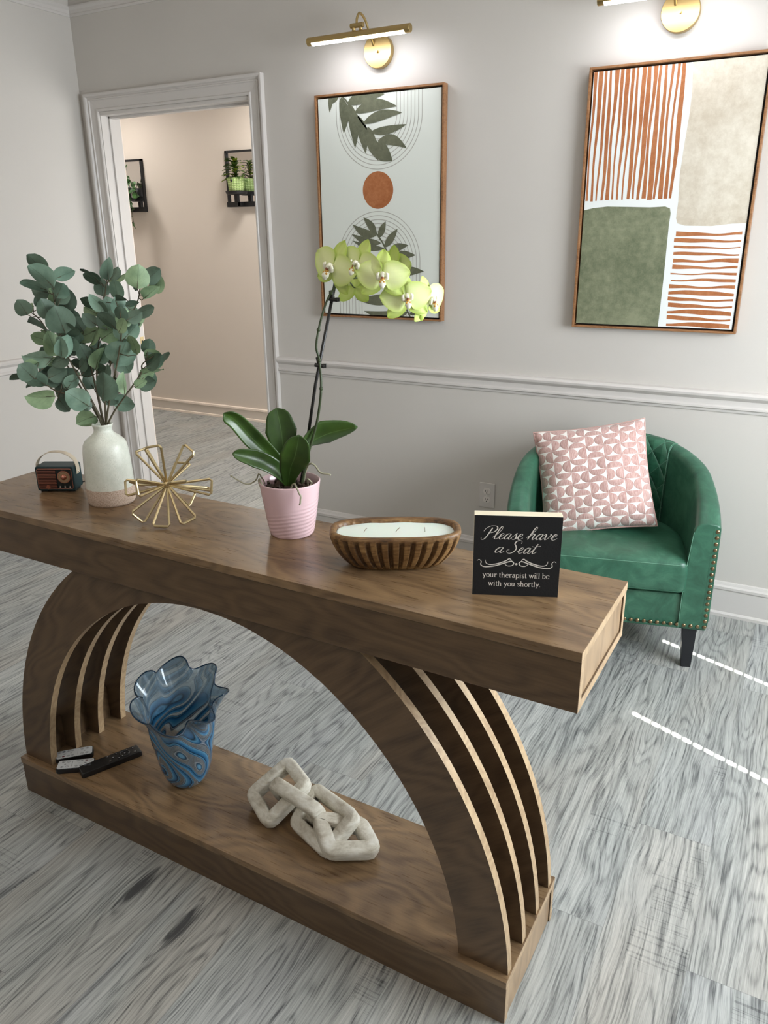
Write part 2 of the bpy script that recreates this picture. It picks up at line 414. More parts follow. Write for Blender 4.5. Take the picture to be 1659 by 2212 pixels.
def arch(v0):
    def prof(a, b, z0, n=44, zmax=None):
        out = []
        zz0 = BH
        th0 = math.asin((zz0-z0)/b); th1 = PI-th0
        for k in range(n+1):
            t = th0+(th1-th0)*k/n; out.append((a*math.cos(t), z0+b*math.sin(t)))
        return out
    O = prof(.7157, .8044, .07, 120); I = prof(.6105, .6686, .068, 70)
    O2 = []
    for k, (x, z) in enumerate(O):
        if z <= ZT: O2.append((x, z))
        else:
            xc = .7157*math.sqrt(1-((ZT-.07)/.8044)**2)
            if not O2 or O2[-1][1] < ZT-1e-6: 
                O2.append((xc, ZT))
                for q in range(1, 12): O2.append((xc*(1-2*q/12), ZT))
                O2.append((-xc, ZT))
    loop = O2+I[::-1]
    bm = NB(); t = .0195
    a = [bm.verts.new((x, v0, z)) for x, z in loop]; b = [bm.verts.new((x, v0+t, z)) for x, z in loop]
    bm.faces.new(a); bm.faces.new(b[::-1])
    n = len(loop)
    for i in range(n):
        f = bm.faces.new((a[i], b[i], b[(i+1) % n], a[(i+1) % n])); f.material_index = 1
    bmesh.ops.triangulate(bm, faces=[f for f in bm.faces if len(f.verts) > 4])
    o = obj('arch_panel', bm, [WOODA, EDGE], tab)
for v in (-.1335, -.0515, .0305, .1125): arch(v)
for v in (-.114, -.032, .050):
    for s in (-1,):
        a, b = sorted((s*.652, s*.690))
        obj('spacer_block', bx(a, b, v, v+.0625, BH, .213), EDGE if False else WOODF, tab, bevel=.0006, seg=1)
# ---------------------------------------------------------------- framed prints
OAK = wood('frame_oak', sr(120, 80, 48), sr(168, 122, 82), 0, 3, .45, 5)
def tex(name, a, b, s=30, rough=.75):
    n = N(name); v = n.coord(); f = n.noise(v, s, 6, .75); g = n.noise(v, s/6, 3)
    f = n.math('MULTIPLY_ADD', g, .45, n.math('MULTIPLY', f, .55))
    n.set(Base_Color=n.ramp(f, [(.38, a), (.62, b)]), Roughness=rough); return n.m
CANV = plain('canvas_white', sr(222, 226, 218), .8, bump=.1, bs=900)
CANVW = plain('canvas_cool_white', sr(232, 236, 234), .8, bump=.1, bs=900)
TERRA = tex('terracotta_print', sr(158, 92, 48), sr(184, 120, 76), 60)
OLIVE = tex('olive_print', sr(84, 88, 68), sr(110, 112, 90), 60)
SAGE = tex('sage_print', sr(96, 104, 78), sr(136, 140, 112), 40)
SAND = tex('sand_print', sr(192, 180, 160), sr(220, 212, 196), 26)
GLINE = plain('grey_line_print', sr(176, 176, 166), .8)
def framed(name, label, x0, z0, W, H, mats, draw):
    t = thing(name, label, 'framed art', (x0, 0, z0))
    F, G = .008, .007
    for nm, a, b, c, d in (('frame_side', 0, F, 0, H), ('frame_side', W-F, W, 0, H), ('frame_top', F, W-F, H-F, H), ('frame_bottom', F, W-F, 0, F)):
        obj(nm, bx(a, b, -.038, -.004, c, d), OAK, t, bevel=.0006, seg=1)
    obj('backing', bx(.002, W-.002, -.006, -.002, .002, H-.002), BLACKM, t)
    bm = NB(); box(bm, F+G, W-F-G, -.032, -.008, F+G, H-F-G)
    w, h = W-2*(F+G), H-2*(F+G)
    P = lambda x, z, l=1: (F+G+x*w, -.032-.0002*l, F+G+z*h)
    draw(bm, P, w, h)
    o = obj('canvas', bm, mats, t)
    for f in o.data.polygons:
        pass
    return t
def clip(pts, lo=0., hi=1.):
    """clip polygon (unit coords) to the canvas"""
    for ax in (0, 1):
        for lim, sg in ((lo, 1), (hi, -1)):
            out = []
            for i in range(len(pts)):
                a, b = pts[i-1], pts[i]; ia, ib = sg*(a[ax]-lim) >= 0, sg*(b[ax]-lim) >= 0
                if ia != ib:
                    t = (lim-a[ax])/(b[ax]-a[ax]); out.append(tuple(a[k]+(b[k]-a[k])*t for k in (0, 1)))
                if ib: out.append(b)
            pts = out
            if not pts: return []
    return pts
def pp(bm, P, pts, mat, l=1):
    pts = clip(pts)
    if len(pts) > 2: poly(bm, [P(x, z, l) for x, z in pts], mat)
def frond(bm, P, p0, p1, wd, mat, asp, bend=0, l=3):
    """pointed leaf from p0 to p1 in unit coords; asp = h/w of the canvas"""
    a = Vector((p0[0], p0[1]*asp)); b = Vector((p1[0], p1[1]*asp)); d = b-a; L = d.length; n = Vector((-d.y, d.x)).normalized()
    up, dn = [], []
    for k in range(13):
        t = k/12; s = math.sin(PI*t**.8)**.9*wd; c = a+d*t+n*bend*math.sin(PI*t)
        up.append(c+n*s); dn.append(c-n*s)
    for k in range(12):
        q = [up[k], up[k+1], dn[k+1], dn[k]]
        pp(bm, P, [(v.x, v.y/asp) for v in q], mat, l)
LY = [3.]
def art1(bm, P, w, h):
    asp = h/w
    def ring(cx, cz, r, top, tw=.0028):
        pts = []
        for k in range(49):
            a = PI*k/48; pts.append((cx+r*math.cos(a), cz+(-1 if not top else 1)*r*math.sin(a)/asp))
        end = 1. if not top else 0.
        pts = [(pts[0][0], end)]+pts+[(pts[-1][0], end)]
        for a, b in zip(pts, pts[1:]):
            d = Vector((b[0]-a[0], (b[1]-a[1])*asp)); 
            if d.length < 1e-6: continue
            n = Vector((-d.y, d.x)).normalized()*tw
            pp(bm, P, [(a[0]+n.x, a[1]+n.y/asp), (b[0]+n.x, b[1]+n.y/asp), (b[0]-n.x, b[1]-n.y/asp), (a[0]-n.x, a[1]-n.y/asp)], 3, 1)
    for k in range(8):
        r = .350-.0285*k
        ring(.506, .907, r, False); ring(.494, .262, r, True)
    pp(bm, P, [(.497+.128*math.cos(2*PI*k/48), .586+.128*math.sin(2*PI*k/48)/asp) for k in range(48)], 1, 2)
    st = [(.16, 1.03), (.24, .985), (.34, .91), (.44, .835), (.52, .775)]
    for a, b in zip(st, st[1:]):
        d = Vector((b[0]-a[0], (b[1]-a[1])*asp)); n = Vector((-d.y, d.x)).normalized()*.006
        pp(bm, P, [(a[0]+n.x, a[1]+n.y/asp), (b[0]+n.x, b[1]+n.y/asp), (b[0]-n.x, b[1]-n.y/asp), (a[0]-n.x, a[1]-n.y/asp)], 2, 4)
    for p0, p1, wd, be in (((.18, 1.02), (.125, .975), .02, 0), ((.20, 1.0), (.215, .845), .040, .02), ((.26, .975), (.31, .775), .042, .02), ((.34, .915), (.40, .75), .040, .01),
                       ((.42, .865), (.505, .715), .040, -.01), ((.50, .795), (.62, .712), .055, -.02), ((.50, .80), (.735, .762), .036, .03), ((.44, .84), (.735, .862), .028, -.01),
                       ((.38, .88), (.70, .912), .034, .02), ((.31, .93), (.66, .94), .040, .03), ((.25, .97), (.56, .995), .045, .02), ((.12, 1.03), (.10, .94), .02, 0)):
        LY[0] += .25; frond(bm, P, p0, p1, wd, 2, asp, be, LY[0])
    st = [(.78, -.02), (.72, .05), (.66, .17), (.60, .27), (.53, .35), (.43, .43)]
    for a, b in zip(st, st[1:]):
        d = Vector((b[0]-a[0], (b[1]-a[1])*asp)); n = Vector((-d.y, d.x)).normalized()*.006
        pp(bm, P, [(a[0]+n.x, a[1]+n.y/asp), (b[0]+n.x, b[1]+n.y/asp), (b[0]-n.x, b[1]-n.y/asp), (a[0]-n.x, a[1]-n.y/asp)], 2, 4)
    for p0, p1, wd, be in (((.48, .38), (.37, .465), .028, -.01), ((.48, .38), (.275, .432), .030, .02), ((.52, .345), (.265, .388), .028, .02), ((.55, .32), (.27, .358), .022, .02),
                       ((.50, .37), (.56, .445), .026, 0), ((.55, .325), (.66, .41), .028, 0), ((.58, .29), (.75, .335), .030, .02), ((.60, .26), (.81, .29), .034, .02),
                       ((.64, .19), (.88, .215), .034, .02), ((.70, .10), (.29, .075), .042, .02), ((.70, .10), (.96, .13), .034, .02), ((.75, .02), (.36, .018), .035, .03), ((.66, .17), (.24, .19), .036, -.02), ((.76, .01), (1.0, .06), .035, .02)):
        LY[0] += .25; frond(bm, P, p0, p1, wd, 2, asp, be, LY[0])
random.seed(3)
def art2(bm, P, w, h):
    def wob(x, ph, a): return a*(math.sin(x*5+ph)+.5*math.sin(x*11+ph*2))
    # terracotta vertical stripes, upper left
    n = 17
    for k in range(n):
        x = .012+.53*k/(n-1); wd = random.uniform(.007, .0125); ph = random.uniform(0, 6)
        zt, zb = 1.0, .512+random.uniform(-.004, .003)
        L, R = [], []
        for i in range(13):
            t = i/12; z = zb+(zt-zb)*t; o = wob(t, ph, .0035); ww = wd*(1+.35*math.sin(t*4+ph))
            L.append((x+o-ww, z)); R.append((x+o+ww, z))
        for i in range(12): pp(bm, P, [L[i], R[i], R[i+1], L[i+1]], 1, 1)
    # horizontal stripes, lower right
    n = 15
    for k in range(n):
        z = .012+.362*k/(n-1); wd = random.uniform(.0035, .0075); ph = random.uniform(0, 6)
        x0 = .594+random.uniform(-.004, .004); L, R = [], []
        for i in range(13):
            t = i/12; x = x0+(.985-x0)*t; o = wob(t, ph, .0025); ww = wd*(1+.4*math.sin(t*4+ph))
            L.append((x, z+o-ww)); R.append((x, z+o+ww))
        for i in range(12): pp(bm, P, [L[i], L[i+1], R[i+1], R[i]], 1, 1)
    pp(bm, P, [(0, 0), (.548, 0), (.551, .2), (.549, .40), (.552, .455), (.545, .474), (.515, .482), (.42, .480), (.28, .484), (.15, .487), (.06, .482), (0, .474)], 2, 1)
    pp(bm, P, [(1, 1), (.588, 1), (.60, .90), (.60, .82), (.588, .70), (.582, .60), (.590, .50), (.588, .436), (.60, .416), (.645, .407), (.80, .404), (.92, .412), (1, .414)], 3, 1)
framed('framed_print', 'framed print with olive leaves and a terracotta sun, above the orchid', 1.4336, 1.1161, .6045, .9098, [CANV, TERRA, OLIVE, GLINE], art1)
framed('framed_print', 'framed abstract print with brown stripes and a green block, above the armchair', 2.604, 1.1205, .5976, .9030, [CANVW, TERRA, SAGE, SAND], art2)
# ---------------------------------------------------------------- picture lights
EM = N('led_diffuser'); EM.set(Base_Color=(.9, .9, .9), Emission_Color=(.93, .95, 1.), Emission_Strength=14.)
def picture_light(x, label):
    t = thing('picture_light', label, 'wall light', (x, 0, 2.165), group='brass picture lights')
    bm = NB(); cyl(bm, (0, -.001, 0), (0, -.026, 0), .063, 48)
    obj('backplate', bm, BRASS, t, bevel=.002)
    y, z = -.155, .033
    bm = NB(); cyl(bm, (-.245, y, z), (.215, y, z), .0155, 32); obj('tube', bm, BRASS, t, bevel=.002)
    bm = NB(); sec = [(.0158*math.cos(a), .0158*math.sin(a)) for a in [math.radians(-175+140*k/10) for k in range(11)]]
    a0 = -.222; a1 = .192
    rings(bm, [[(xx, y-.0002+.0166*math.cos(math.radians(-150+115*k/10)), z+.0166*math.sin(math.radians(-150+115*k/10))) for k in range(11)] + [(xx, y, z-.004)] for xx in (a0, a1)])
    obj('diffuser', bm, EM.m, t)
    bm = NB(); P = smooth_path([(0, -.024, .02), (.0, -.05, .05), (-.0, -.09, .098), (0, -.13, .112), (0, -.152, .09), (0, -.155, .068)], 6)
    tube(bm, [(p.x-.018, p.y, p.z) for p in P], .0048, 10); obj('arm', bm, BRASS, t, smooth=True)
    bm = NB(); cyl(bm, (-.045, y, .066), (.012, y, .066), .009, 20); obj('hinge', bm, BRASS, t, bevel=.001)
    for xx in (-.032, .0):
        bm = NB(); cyl(bm, (xx, y, .066), (xx, y, .045), .007, 16); obj('hinge_post', bm, BRASS, t, smooth=True)
    bm = NB(); cyl(bm, (0, -.024, -.004), (0, -.034, -.004), .0045, 16); obj('screw_knob', bm, BRASS, t)
    l = bpy.data.lights.new('picture_lamp', 'AREA'); l.shape = 'RECTANGLE'; l.size = .40; l.size_y = .02; l.energy = .85; l.color = (.93, .93, 1)
    o = bpy.data.objects.new('picture_lamp', l); COL.objects.link(o); o.location = (x-.015, y, 2.165+.012)
    o.rotation_euler = Vector((0, .35, -1)).to_track_quat('-Z', 'X').to_euler()
    o.rotation_euler = (math.radians(20), 0, 0)
picture_light(1.735, 'brass picture light above the leaf and sun print')
picture_light(2.893, 'brass picture light above the striped abstract print, cut by the top edge')
# ---------------------------------------------------------------- power outlet
t = thing('power_outlet', 'white double power outlet on the wall left of the armchair', 'outlet', (2.262, 0, .356))
bm = NB(); box(bm, -.037, .037, -.0055, 0, -.058, .058); obj('cover_plate', bm, TRIM, t, bevel=.003)
SOCK = plain('outlet_ivory', sr(226, 220, 214), .35)
for s in (-1, 1):
    bm = NB(); pts = [(x, min(.0135, max(-.0135, z))) for x, z in [(.017*math.cos(2*PI*k/32), .017*math.sin(2*PI*k/32)) for k in range(32)]]
    rings(bm, [[(x, yy, z+s*.0195) for x, z in pts] for yy in (-.0075, -.004)])
    so_ = obj('socket', bm, SOCK, t)
    bm = NB()
    for xx, hh in ((-.006, .0045), (.006, .0035)): box(bm, xx-.0012, xx+.0012, -.0078, -.0074, s*.0195+.002-hh, s*.0195+.002+hh)
    cyl(bm, (0, -.0078, s*.0195-.0075), (0, -.0074, s*.0195-.0075), .0024, 10)
    obj('slots', bm, BLACKM, so_)
bm = NB(); cyl(bm, (0, -.0068, 0), (0, -.005, 0), .003, 12); obj('screw', bm, SOCK, t)
# ---------------------------------------------------------------- armchair
CA_ = math.radians(14)
ch = thing('armchair', 'green leather barrel armchair with quilted back, brass nailheads and black legs', 'armchair', (3.283, -.504, 0), CA_)
WC, DC = .712, .56
def rim(n=64):
    """outer plan curve from front left to front right, with height"""
    ctl = [(-.356, 0), (-.357, .08), (-.351, .18), (-.334, .29), (-.290, .39), (-.235, .455), (-.155, .503), (-.08, .522), (0, .528)]
    hts = [.553, .598, .640, .675, .700, .715, .727, .734, .737]
    pts = [(x, y, z) for (x, y), z in zip(ctl, hts)]
    pts += [(-x, y, z) for x, y, z in pts[-2::-1]]
    return [Vector((p.x-.356, p.y, p.z)) for p in smooth_path(pts, 5)]
RIM = rim()
NR = len(RIM)
def shell_section(i):
    p = RIM[i]; a = RIM[max(0, i-1)]; b = RIM[min(NR-1, i+1)]
    t = (b-a); t.z = 0; t.normalize(); inn = Vector((t.y, -t.x, 0))
    if i == 0 or i == NR-1: inn = Vector((1 if i == 0 else -1, 0, 0))
    f = i/(NR-1); e = abs(f-.5)*2           # 1 at the fronts, 0 at the back
    th = .055+.030*e**2                     # thickness at the top
    return p, inn, th, e
def section_pts(i):
    p, inn, th, e = shell_section(i)
    H = p.z; q = Vector((p.x, p.y, 0)); out = []
    prof = [(0.006, .165), (0, .20), (0, H-.05), (0.001, H-.018), (.006, H-.006), (.016, H), (th*.5, H+.004), (th*.78, H-.001), (th*.93, H-.012), (th, H-.03),
            (th+.004, H-.08), (th+.008, H-.16), (th+.012, .36), (th+.012, .20), (th+.012, .165)]
    return [q+inn*d+Vector((0, 0, z)) for d, z in prof]
SEC = [section_pts(i) for i in range(NR)]
NA = int(NR*.30)
def sub(i0, i1): 
    bm = NB(); rings(bm, SEC[i0:i1+1]); return bm
obj('arm', sub(0, NA), LEATHER, ch, smooth=False, bevel=.004)
obj('arm', sub(NR-1-NA, NR-1), LEATHER, ch, bevel=.004)
obj('outer_back', sub(NA, NR-1-NA), LEATHER, ch, bevel=.002)
for s0, s1 in ((NA, NR-1-NA),):             # quilted inside back, over the shell
    bm = NB(); uvl = bm.loops.layers.uv.new('uv'); V = []; L = 0; cum = []
    for i in range(s0, s1+1):
        p, inn, th, e = shell_section(i)
        if i > s0: L += (RIM[i]-RIM[i-1]).length
        H = p.z; q = Vector((p.x, p.y, 0)); row = []
        e2 = min(1, min(i-s0, s1-i)/1.5)
        prof = [(.012, H+.0035), (th*.5, H+.008), (th*.8, H+.004), (th+.004, H-.010), (th+.010, H-.035), (th+.013, H-.09), (th+.016, H-.17), (th+.016, .36)]
        row = [bm.verts.new(q+inn*(d+.004*e2-.004)+Vector((0, 0, z-.004*(1-e2)))) for d, z in prof]
        V.append(row); cum.append(L)
    vv = [0, .022, .045, .06, .085, .14, .22, .38]
    for i in range(len(V)-1):
        for j in range(7):
            f = bm.faces.new((V[i][j], V[i+1][j], V[i+1][j+1], V[i][j+1]))
            for lp, (a, b) in zip(f.loops, ((i, j), (i+1, j), (i+1, j+1), (i, j+1))): lp[uvl].uv = (cum[a], vv[b])
    o = obj('quilted_back', bm, QUILT, ch, smooth=True, subsurf=1)
    sd = o.modifiers.new('thick', 'SOLIDIFY'); sd.thickness = .003; sd.offset = -1
# cushion, front rail
def dshape(x0, x1, y0, yb, r, n=8):
    """plan of the seat: straight front, round back"""
    w = x1-x0; cx = (x0+x1)/2; pts = []
    for k in range(n+1):
        a = -PI/2*(1-k/n); pts.append((x1-r+r*math.cos(a), y0+r+r*math.sin(a)))
    ys = y0+(yb-y0)*.45
    for k in range(25):
        a = PI*k/24; pts.append((cx+w/2*math.copysign(abs(math.cos(a))**.8, math.cos(a)), ys+(yb-ys)*math.sin(a)**.9))
    for k in range(n+1):
        a = PI+PI/2*k/n; pts.append((x0+r+r*math.cos(a), y0+r+r*math.sin(a)))
    return pts
D0 = dshape(-.712+.084, -.084, -.012, .47, .03)
cxy = Vector((-.356, .22, 0))
def scaled(pts, s, z, dz=0): return [(cxy.x+(x-cxy.x)*s, cxy.y+(y-cxy.y)*s, z) for x, y in pts]
bm = NB()
lv = [(.955, .298), (.985, .301), (.998, .310), (1.003, .33), (1.004, .37), (1.0, .392), (.988, .405), (.965, .413), (.9, .419), (.7, .425), (.35, .429)]
rings(bm, [scaled(D0, s, z) for s, z in lv]); cu = obj('seat_cushion', bm, LEATHER, ch, smooth=True)
for s, z in ((.994, .4035), (.997, .306)):
    bm = NB(); P = [p for p in scaled(D0, s, z)]
    tube(bm, P[-8:]+P[:10], .0011, 6); obj('piping', bm, STITCH if z > .39 else LEATHER, cu, smooth=True)
bm = NB(); box(bm, -.712+.084, -.084, .010, .06, .166, .290); obj('front_rail', bm, LEATHER, ch, bevel=.006, seg=3)
bm = NB(); box(bm, -.62, -.09, .03, .46, .17, .30); obj('seat_base', bm, LEATHER, ch)
bm = NB(); box(bm, -.706, -.006, .004, .05, .160, .170); obj('bottom_edge', bm, LEATHER, ch, bevel=.003)
# stitched seams on the arms
for i0, i1, sg in ((0, NA, 1), (NR-1-NA, NR-1, -1)):
    iE = 0 if sg == 1 else NR-1; iQ = NA if sg == 1 else NR-1-NA
    q = section_pts(iE); off = Vector((0, .012, 0))
    bm = NB(); tube(bm, smooth_path([a+off+Vector((0, 0, .0006)) for a in q[4:10]], 3), .0012, 6)
    obj('stitching', bm, STITCH, ch)
    q = section_pts(iE); bm = NB()
    tube(bm, [q[9]+Vector((-.0*sg, -.0008, 0)), q[12]+Vector((0, -.0008, 0)), q[14]+Vector((0, -.0008, 0))], .0013, 6); obj('piping', bm, STITCH, ch)
    q = section_pts(iQ); bm = NB()
    P = []
    for a in q[5:13]:
        P.append(a)
    p, inn, th, e = shell_section(iQ)
    tube(bm, smooth_path([a+Vector((0, 0, .004))+inn*.006 for a in P], 3), .0010, 6); obj('stitching', bm, STITCH, ch)
# legs
def leg(x, y, dx, dy):
    bm = NB(); a, b = .024, .0165
    rings(bm, [[(x+dx+sx*b, y+dy+sy*b, 0) for sx, sy in ((-1, -1), (1, -1), (1, 1), (-1, 1))], [(x+sx*a, y+sy*a, .162) for sx, sy in ((-1, -1), (1, -1), (1, 1), (-1, 1))]])
    obj('leg', bm, DARKLEG, ch, bevel=.0015)
leg(-.055, .038, .004, .0); leg(-.657, .038, -.004, 0); leg(-.11, .40, .012, .02); leg(-.60, .40, -.012, .02)
# nailheads
bm = NB(); R = .0070
prof = [(R*1.0, 0), (R, .0012), (R*.85, .0028), (R*.5, .004), (.0005, .0045)]
rings(bm, [[(r*math.cos(2*PI*k/14), -y, r*math.sin(2*PI*k/14)) for k in range(14)] for r, y in prof])
nail = obj('nailhead', bm, NAILM, ch, smooth=True)
spots = []
for k in range(17): spots.append((-.0115+.0005*k*0, .0, .532-.0222*k))
for k in range(17): spots.append((-.712+.0115, .0, .532-.0222*k))
for k in range(1, 31): spots.append((-.0115-.0222*k*1.0008, .0025 if .0115+.0222*k > .08 else 0, .176))
for k, (x, y, z) in enumerate(spots):
    o = nail if k == 0 else nail.copy()
    if k: COL.objects.link(o); o.parent = ch
    o.location = (x, y, z)
# nail band strip
obj('trim_band', bx(-.0235, -.0025, -.0006, .002, .18, .545), LEATHER, ch); obj('trim_band', bx(-.709, -.689, -.0006, .002, .18, .545), LEATHER, ch)
# ---------------------------------------------------------------- throw pillow
n = N('blush_geometric_weave'); uv = n.n('TexCoord').outputs['UV']; s = n.n('SeparateXYZ', i_0=uv)
cx_ = n.math('MULTIPLY', s.outputs[0], 6.6); cy_ = n.math('MULTIPLY', s.outputs[1], 9.)
ix, iy = n.math('FLOOR', cx_), n.math('FLOOR', cy_)
lx = n.math('ABSOLUTE', n.math('MULTIPLY_ADD', n.math('FRACT', cx_), 2, -1)); ly = n.math('ABSOLUTE', n.math('MULTIPLY_ADD', n.math('FRACT', cy_), 2, -1))
par = n.math('FLOORED_MODULO', n.math('ADD', ix, iy), 2.)
def half(a, b):
    q = n.math('SUBTRACT', 1, a); return n.math('ADD', n.math('MULTIPLY', q, q), n.math('MULTIPLY', b, b))
dA, dB = half(lx, ly), half(ly, lx)
d = n.math('ADD', n.math('MULTIPLY', dA, n.math('SUBTRACT', 1, par)), n.math('MULTIPLY', dB, par))
pink = n.math('LESS_THAN', d, .98)
edge_ = n.math('LESS_THAN', n.math('ABSOLUTE', n.math('SUBTRACT', d, .93)), .05)
v = n.coord(scale=(1, 6, 1)); wv = n.noise(n.coord(scale=(500, 60, 60)), 1., 3, .7)
pc = n.ramp(wv, [(.35, sr(176, 134, 126)), (.62, sr(208, 176, 168))])
c = n.mix(pink, sr(246, 242, 236), pc); c = n.mix(n.math('MULTIPLY', edge_, .35), c, sr(150, 110, 104))
n.set(Base_Color=c, Roughness=.9); n.put(n.b.inputs['Sheen Weight'], .3)
hgt = n.math('ADD', n.math('MULTIPLY', n.math('SQRT', n.math('MAXIMUM', n.math('SUBTRACT', 1, d), 0)), pink), n.math('MULTIPLY', wv, .3))
n.bump(hgt, .6, .006); PINK = n.m
t = thing('throw_pillow', 'pink and white geometric throw pillow leaning in the green armchair', 'pillow', (3.283-.36*math.cos(CA_)-.25*math.sin(CA_), -.504-.36*math.sin(CA_)+.25*math.cos(CA_), .42), CA_)
C0 = Vector((-.418+.36, .272-.25, .608-.42)); UP = Vector((-.070, .150, .350)); UP.normalize(); RT = Vector((.393, -.02, -.042)).normalized(); RT = (RT-UP*RT.dot(UP)).normalized(); NM = RT.cross(UP)
bm = NB(); uvl = bm.loops.layers.uv.new('uv'); n_ = 40; hw, hh, hd = .203, .200, .082
def pil(a, b, s):
    ea, eb = 1-abs(a)**2.6, 1-abs(b)**2.6
    th = (max(0, ea)*max(0, eb))**.55
    pin = 1-.055*(1-a*a)*abs(b)**3; pin2 = 1-.055*(1-b*b)*abs(a)**3
    x = a*hw*pin2; y = b*hh*pin
    wr = .004*math.sin(9*b+3*a)*(1-a*a)*abs(a)+.0025*math.sin(7*a-4*b)*(1-b*b)
    return C0+RT*x+UP*y+NM*s*(hd*th+wr+.001)
for s in (1, -1):
    G = [[bm.verts.new(pil(-1+2*i/n_, -1+2*j/n_, s)) for j in range(n_+1)] for i in range(n_+1)]
    for i in range(n_):
        for j in range(n_):
            q = [(i, j), (i+1, j), (i+1, j+1), (i, j+1)]
            f = bm.faces.new([G[a][b] for a, b in q])
            for lp, (a, b) in zip(f.loops, q): lp[uvl].uv = (a/n_, b/n_)
bmesh.ops.remove_doubles(bm, verts=bm.verts, dist=.0022)
obj('cover', bm, PINK, t, smooth=True)
bm = NB(); P = [pil(a, -1, 0) for a in [-1+2*k/20 for k in range(20)]]+[pil(1, a, 0) for a in [-1+2*k/20 for k in range(20)]]+[pil(-a, 1, 0) for a in [-1+2*k/20 for k in range(20)]]+[pil(-1, -a, 0) for a in [-1+2*k/20 for k in range(20)]]
tube(bm, P, .0032, 6, closed=True); obj('seam_edge', bm, plain('blush_piping', sr(196, 160, 152), .9), t, smooth=True)
STEMS = [[(0.004,0.0,0.193),(-0.018,-0.007,0.262),(-0.035,-0.015,0.312),(-0.058,-0.022,0.393),(-0.058,-0.03,0.519)],[(0.001,0.0,0.193),(-0.035,0.005,0.27),(-0.077,0.01,0.354),(-0.112,0.015,0.43),(-0.139,0.02,0.455)],[(-0.001,0.0,0.193),(-0.018,-0.013,0.253),(-0.087,-0.027,0.28),(-0.126,-0.04,0.324)],[(0.004,0.0,0.193),(-0.003,0.01,0.275),(0.004,0.02,0.355),(0.035,0.03,0.486),(0.044,0.04,0.532)],[(0.009,0.0,0.193),(0.02,0.007,0.291),(0.059,0.015,0.387),(0.111,0.022,0.474),(0.118,0.03,0.516)],[(0.013,0.0,0.193),(0.039,-0.005,0.231),(0.106,-0.01,0.31),(0.117,-0.015,0.337),(0.146,-0.02,0.356)],[(0.003,0.0,0.193),(-0.007,0.015,0.257),(-0.021,0.03,0.337),(-0.042,0.045,0.413),(-0.076,0.06,0.463)],[(0.009,0.0,0.193),(0.028,-0.015,0.246),(0.065,-0.03,0.346),(0.087,-0.045,0.41),(0.095,-0.06,0.463)]]
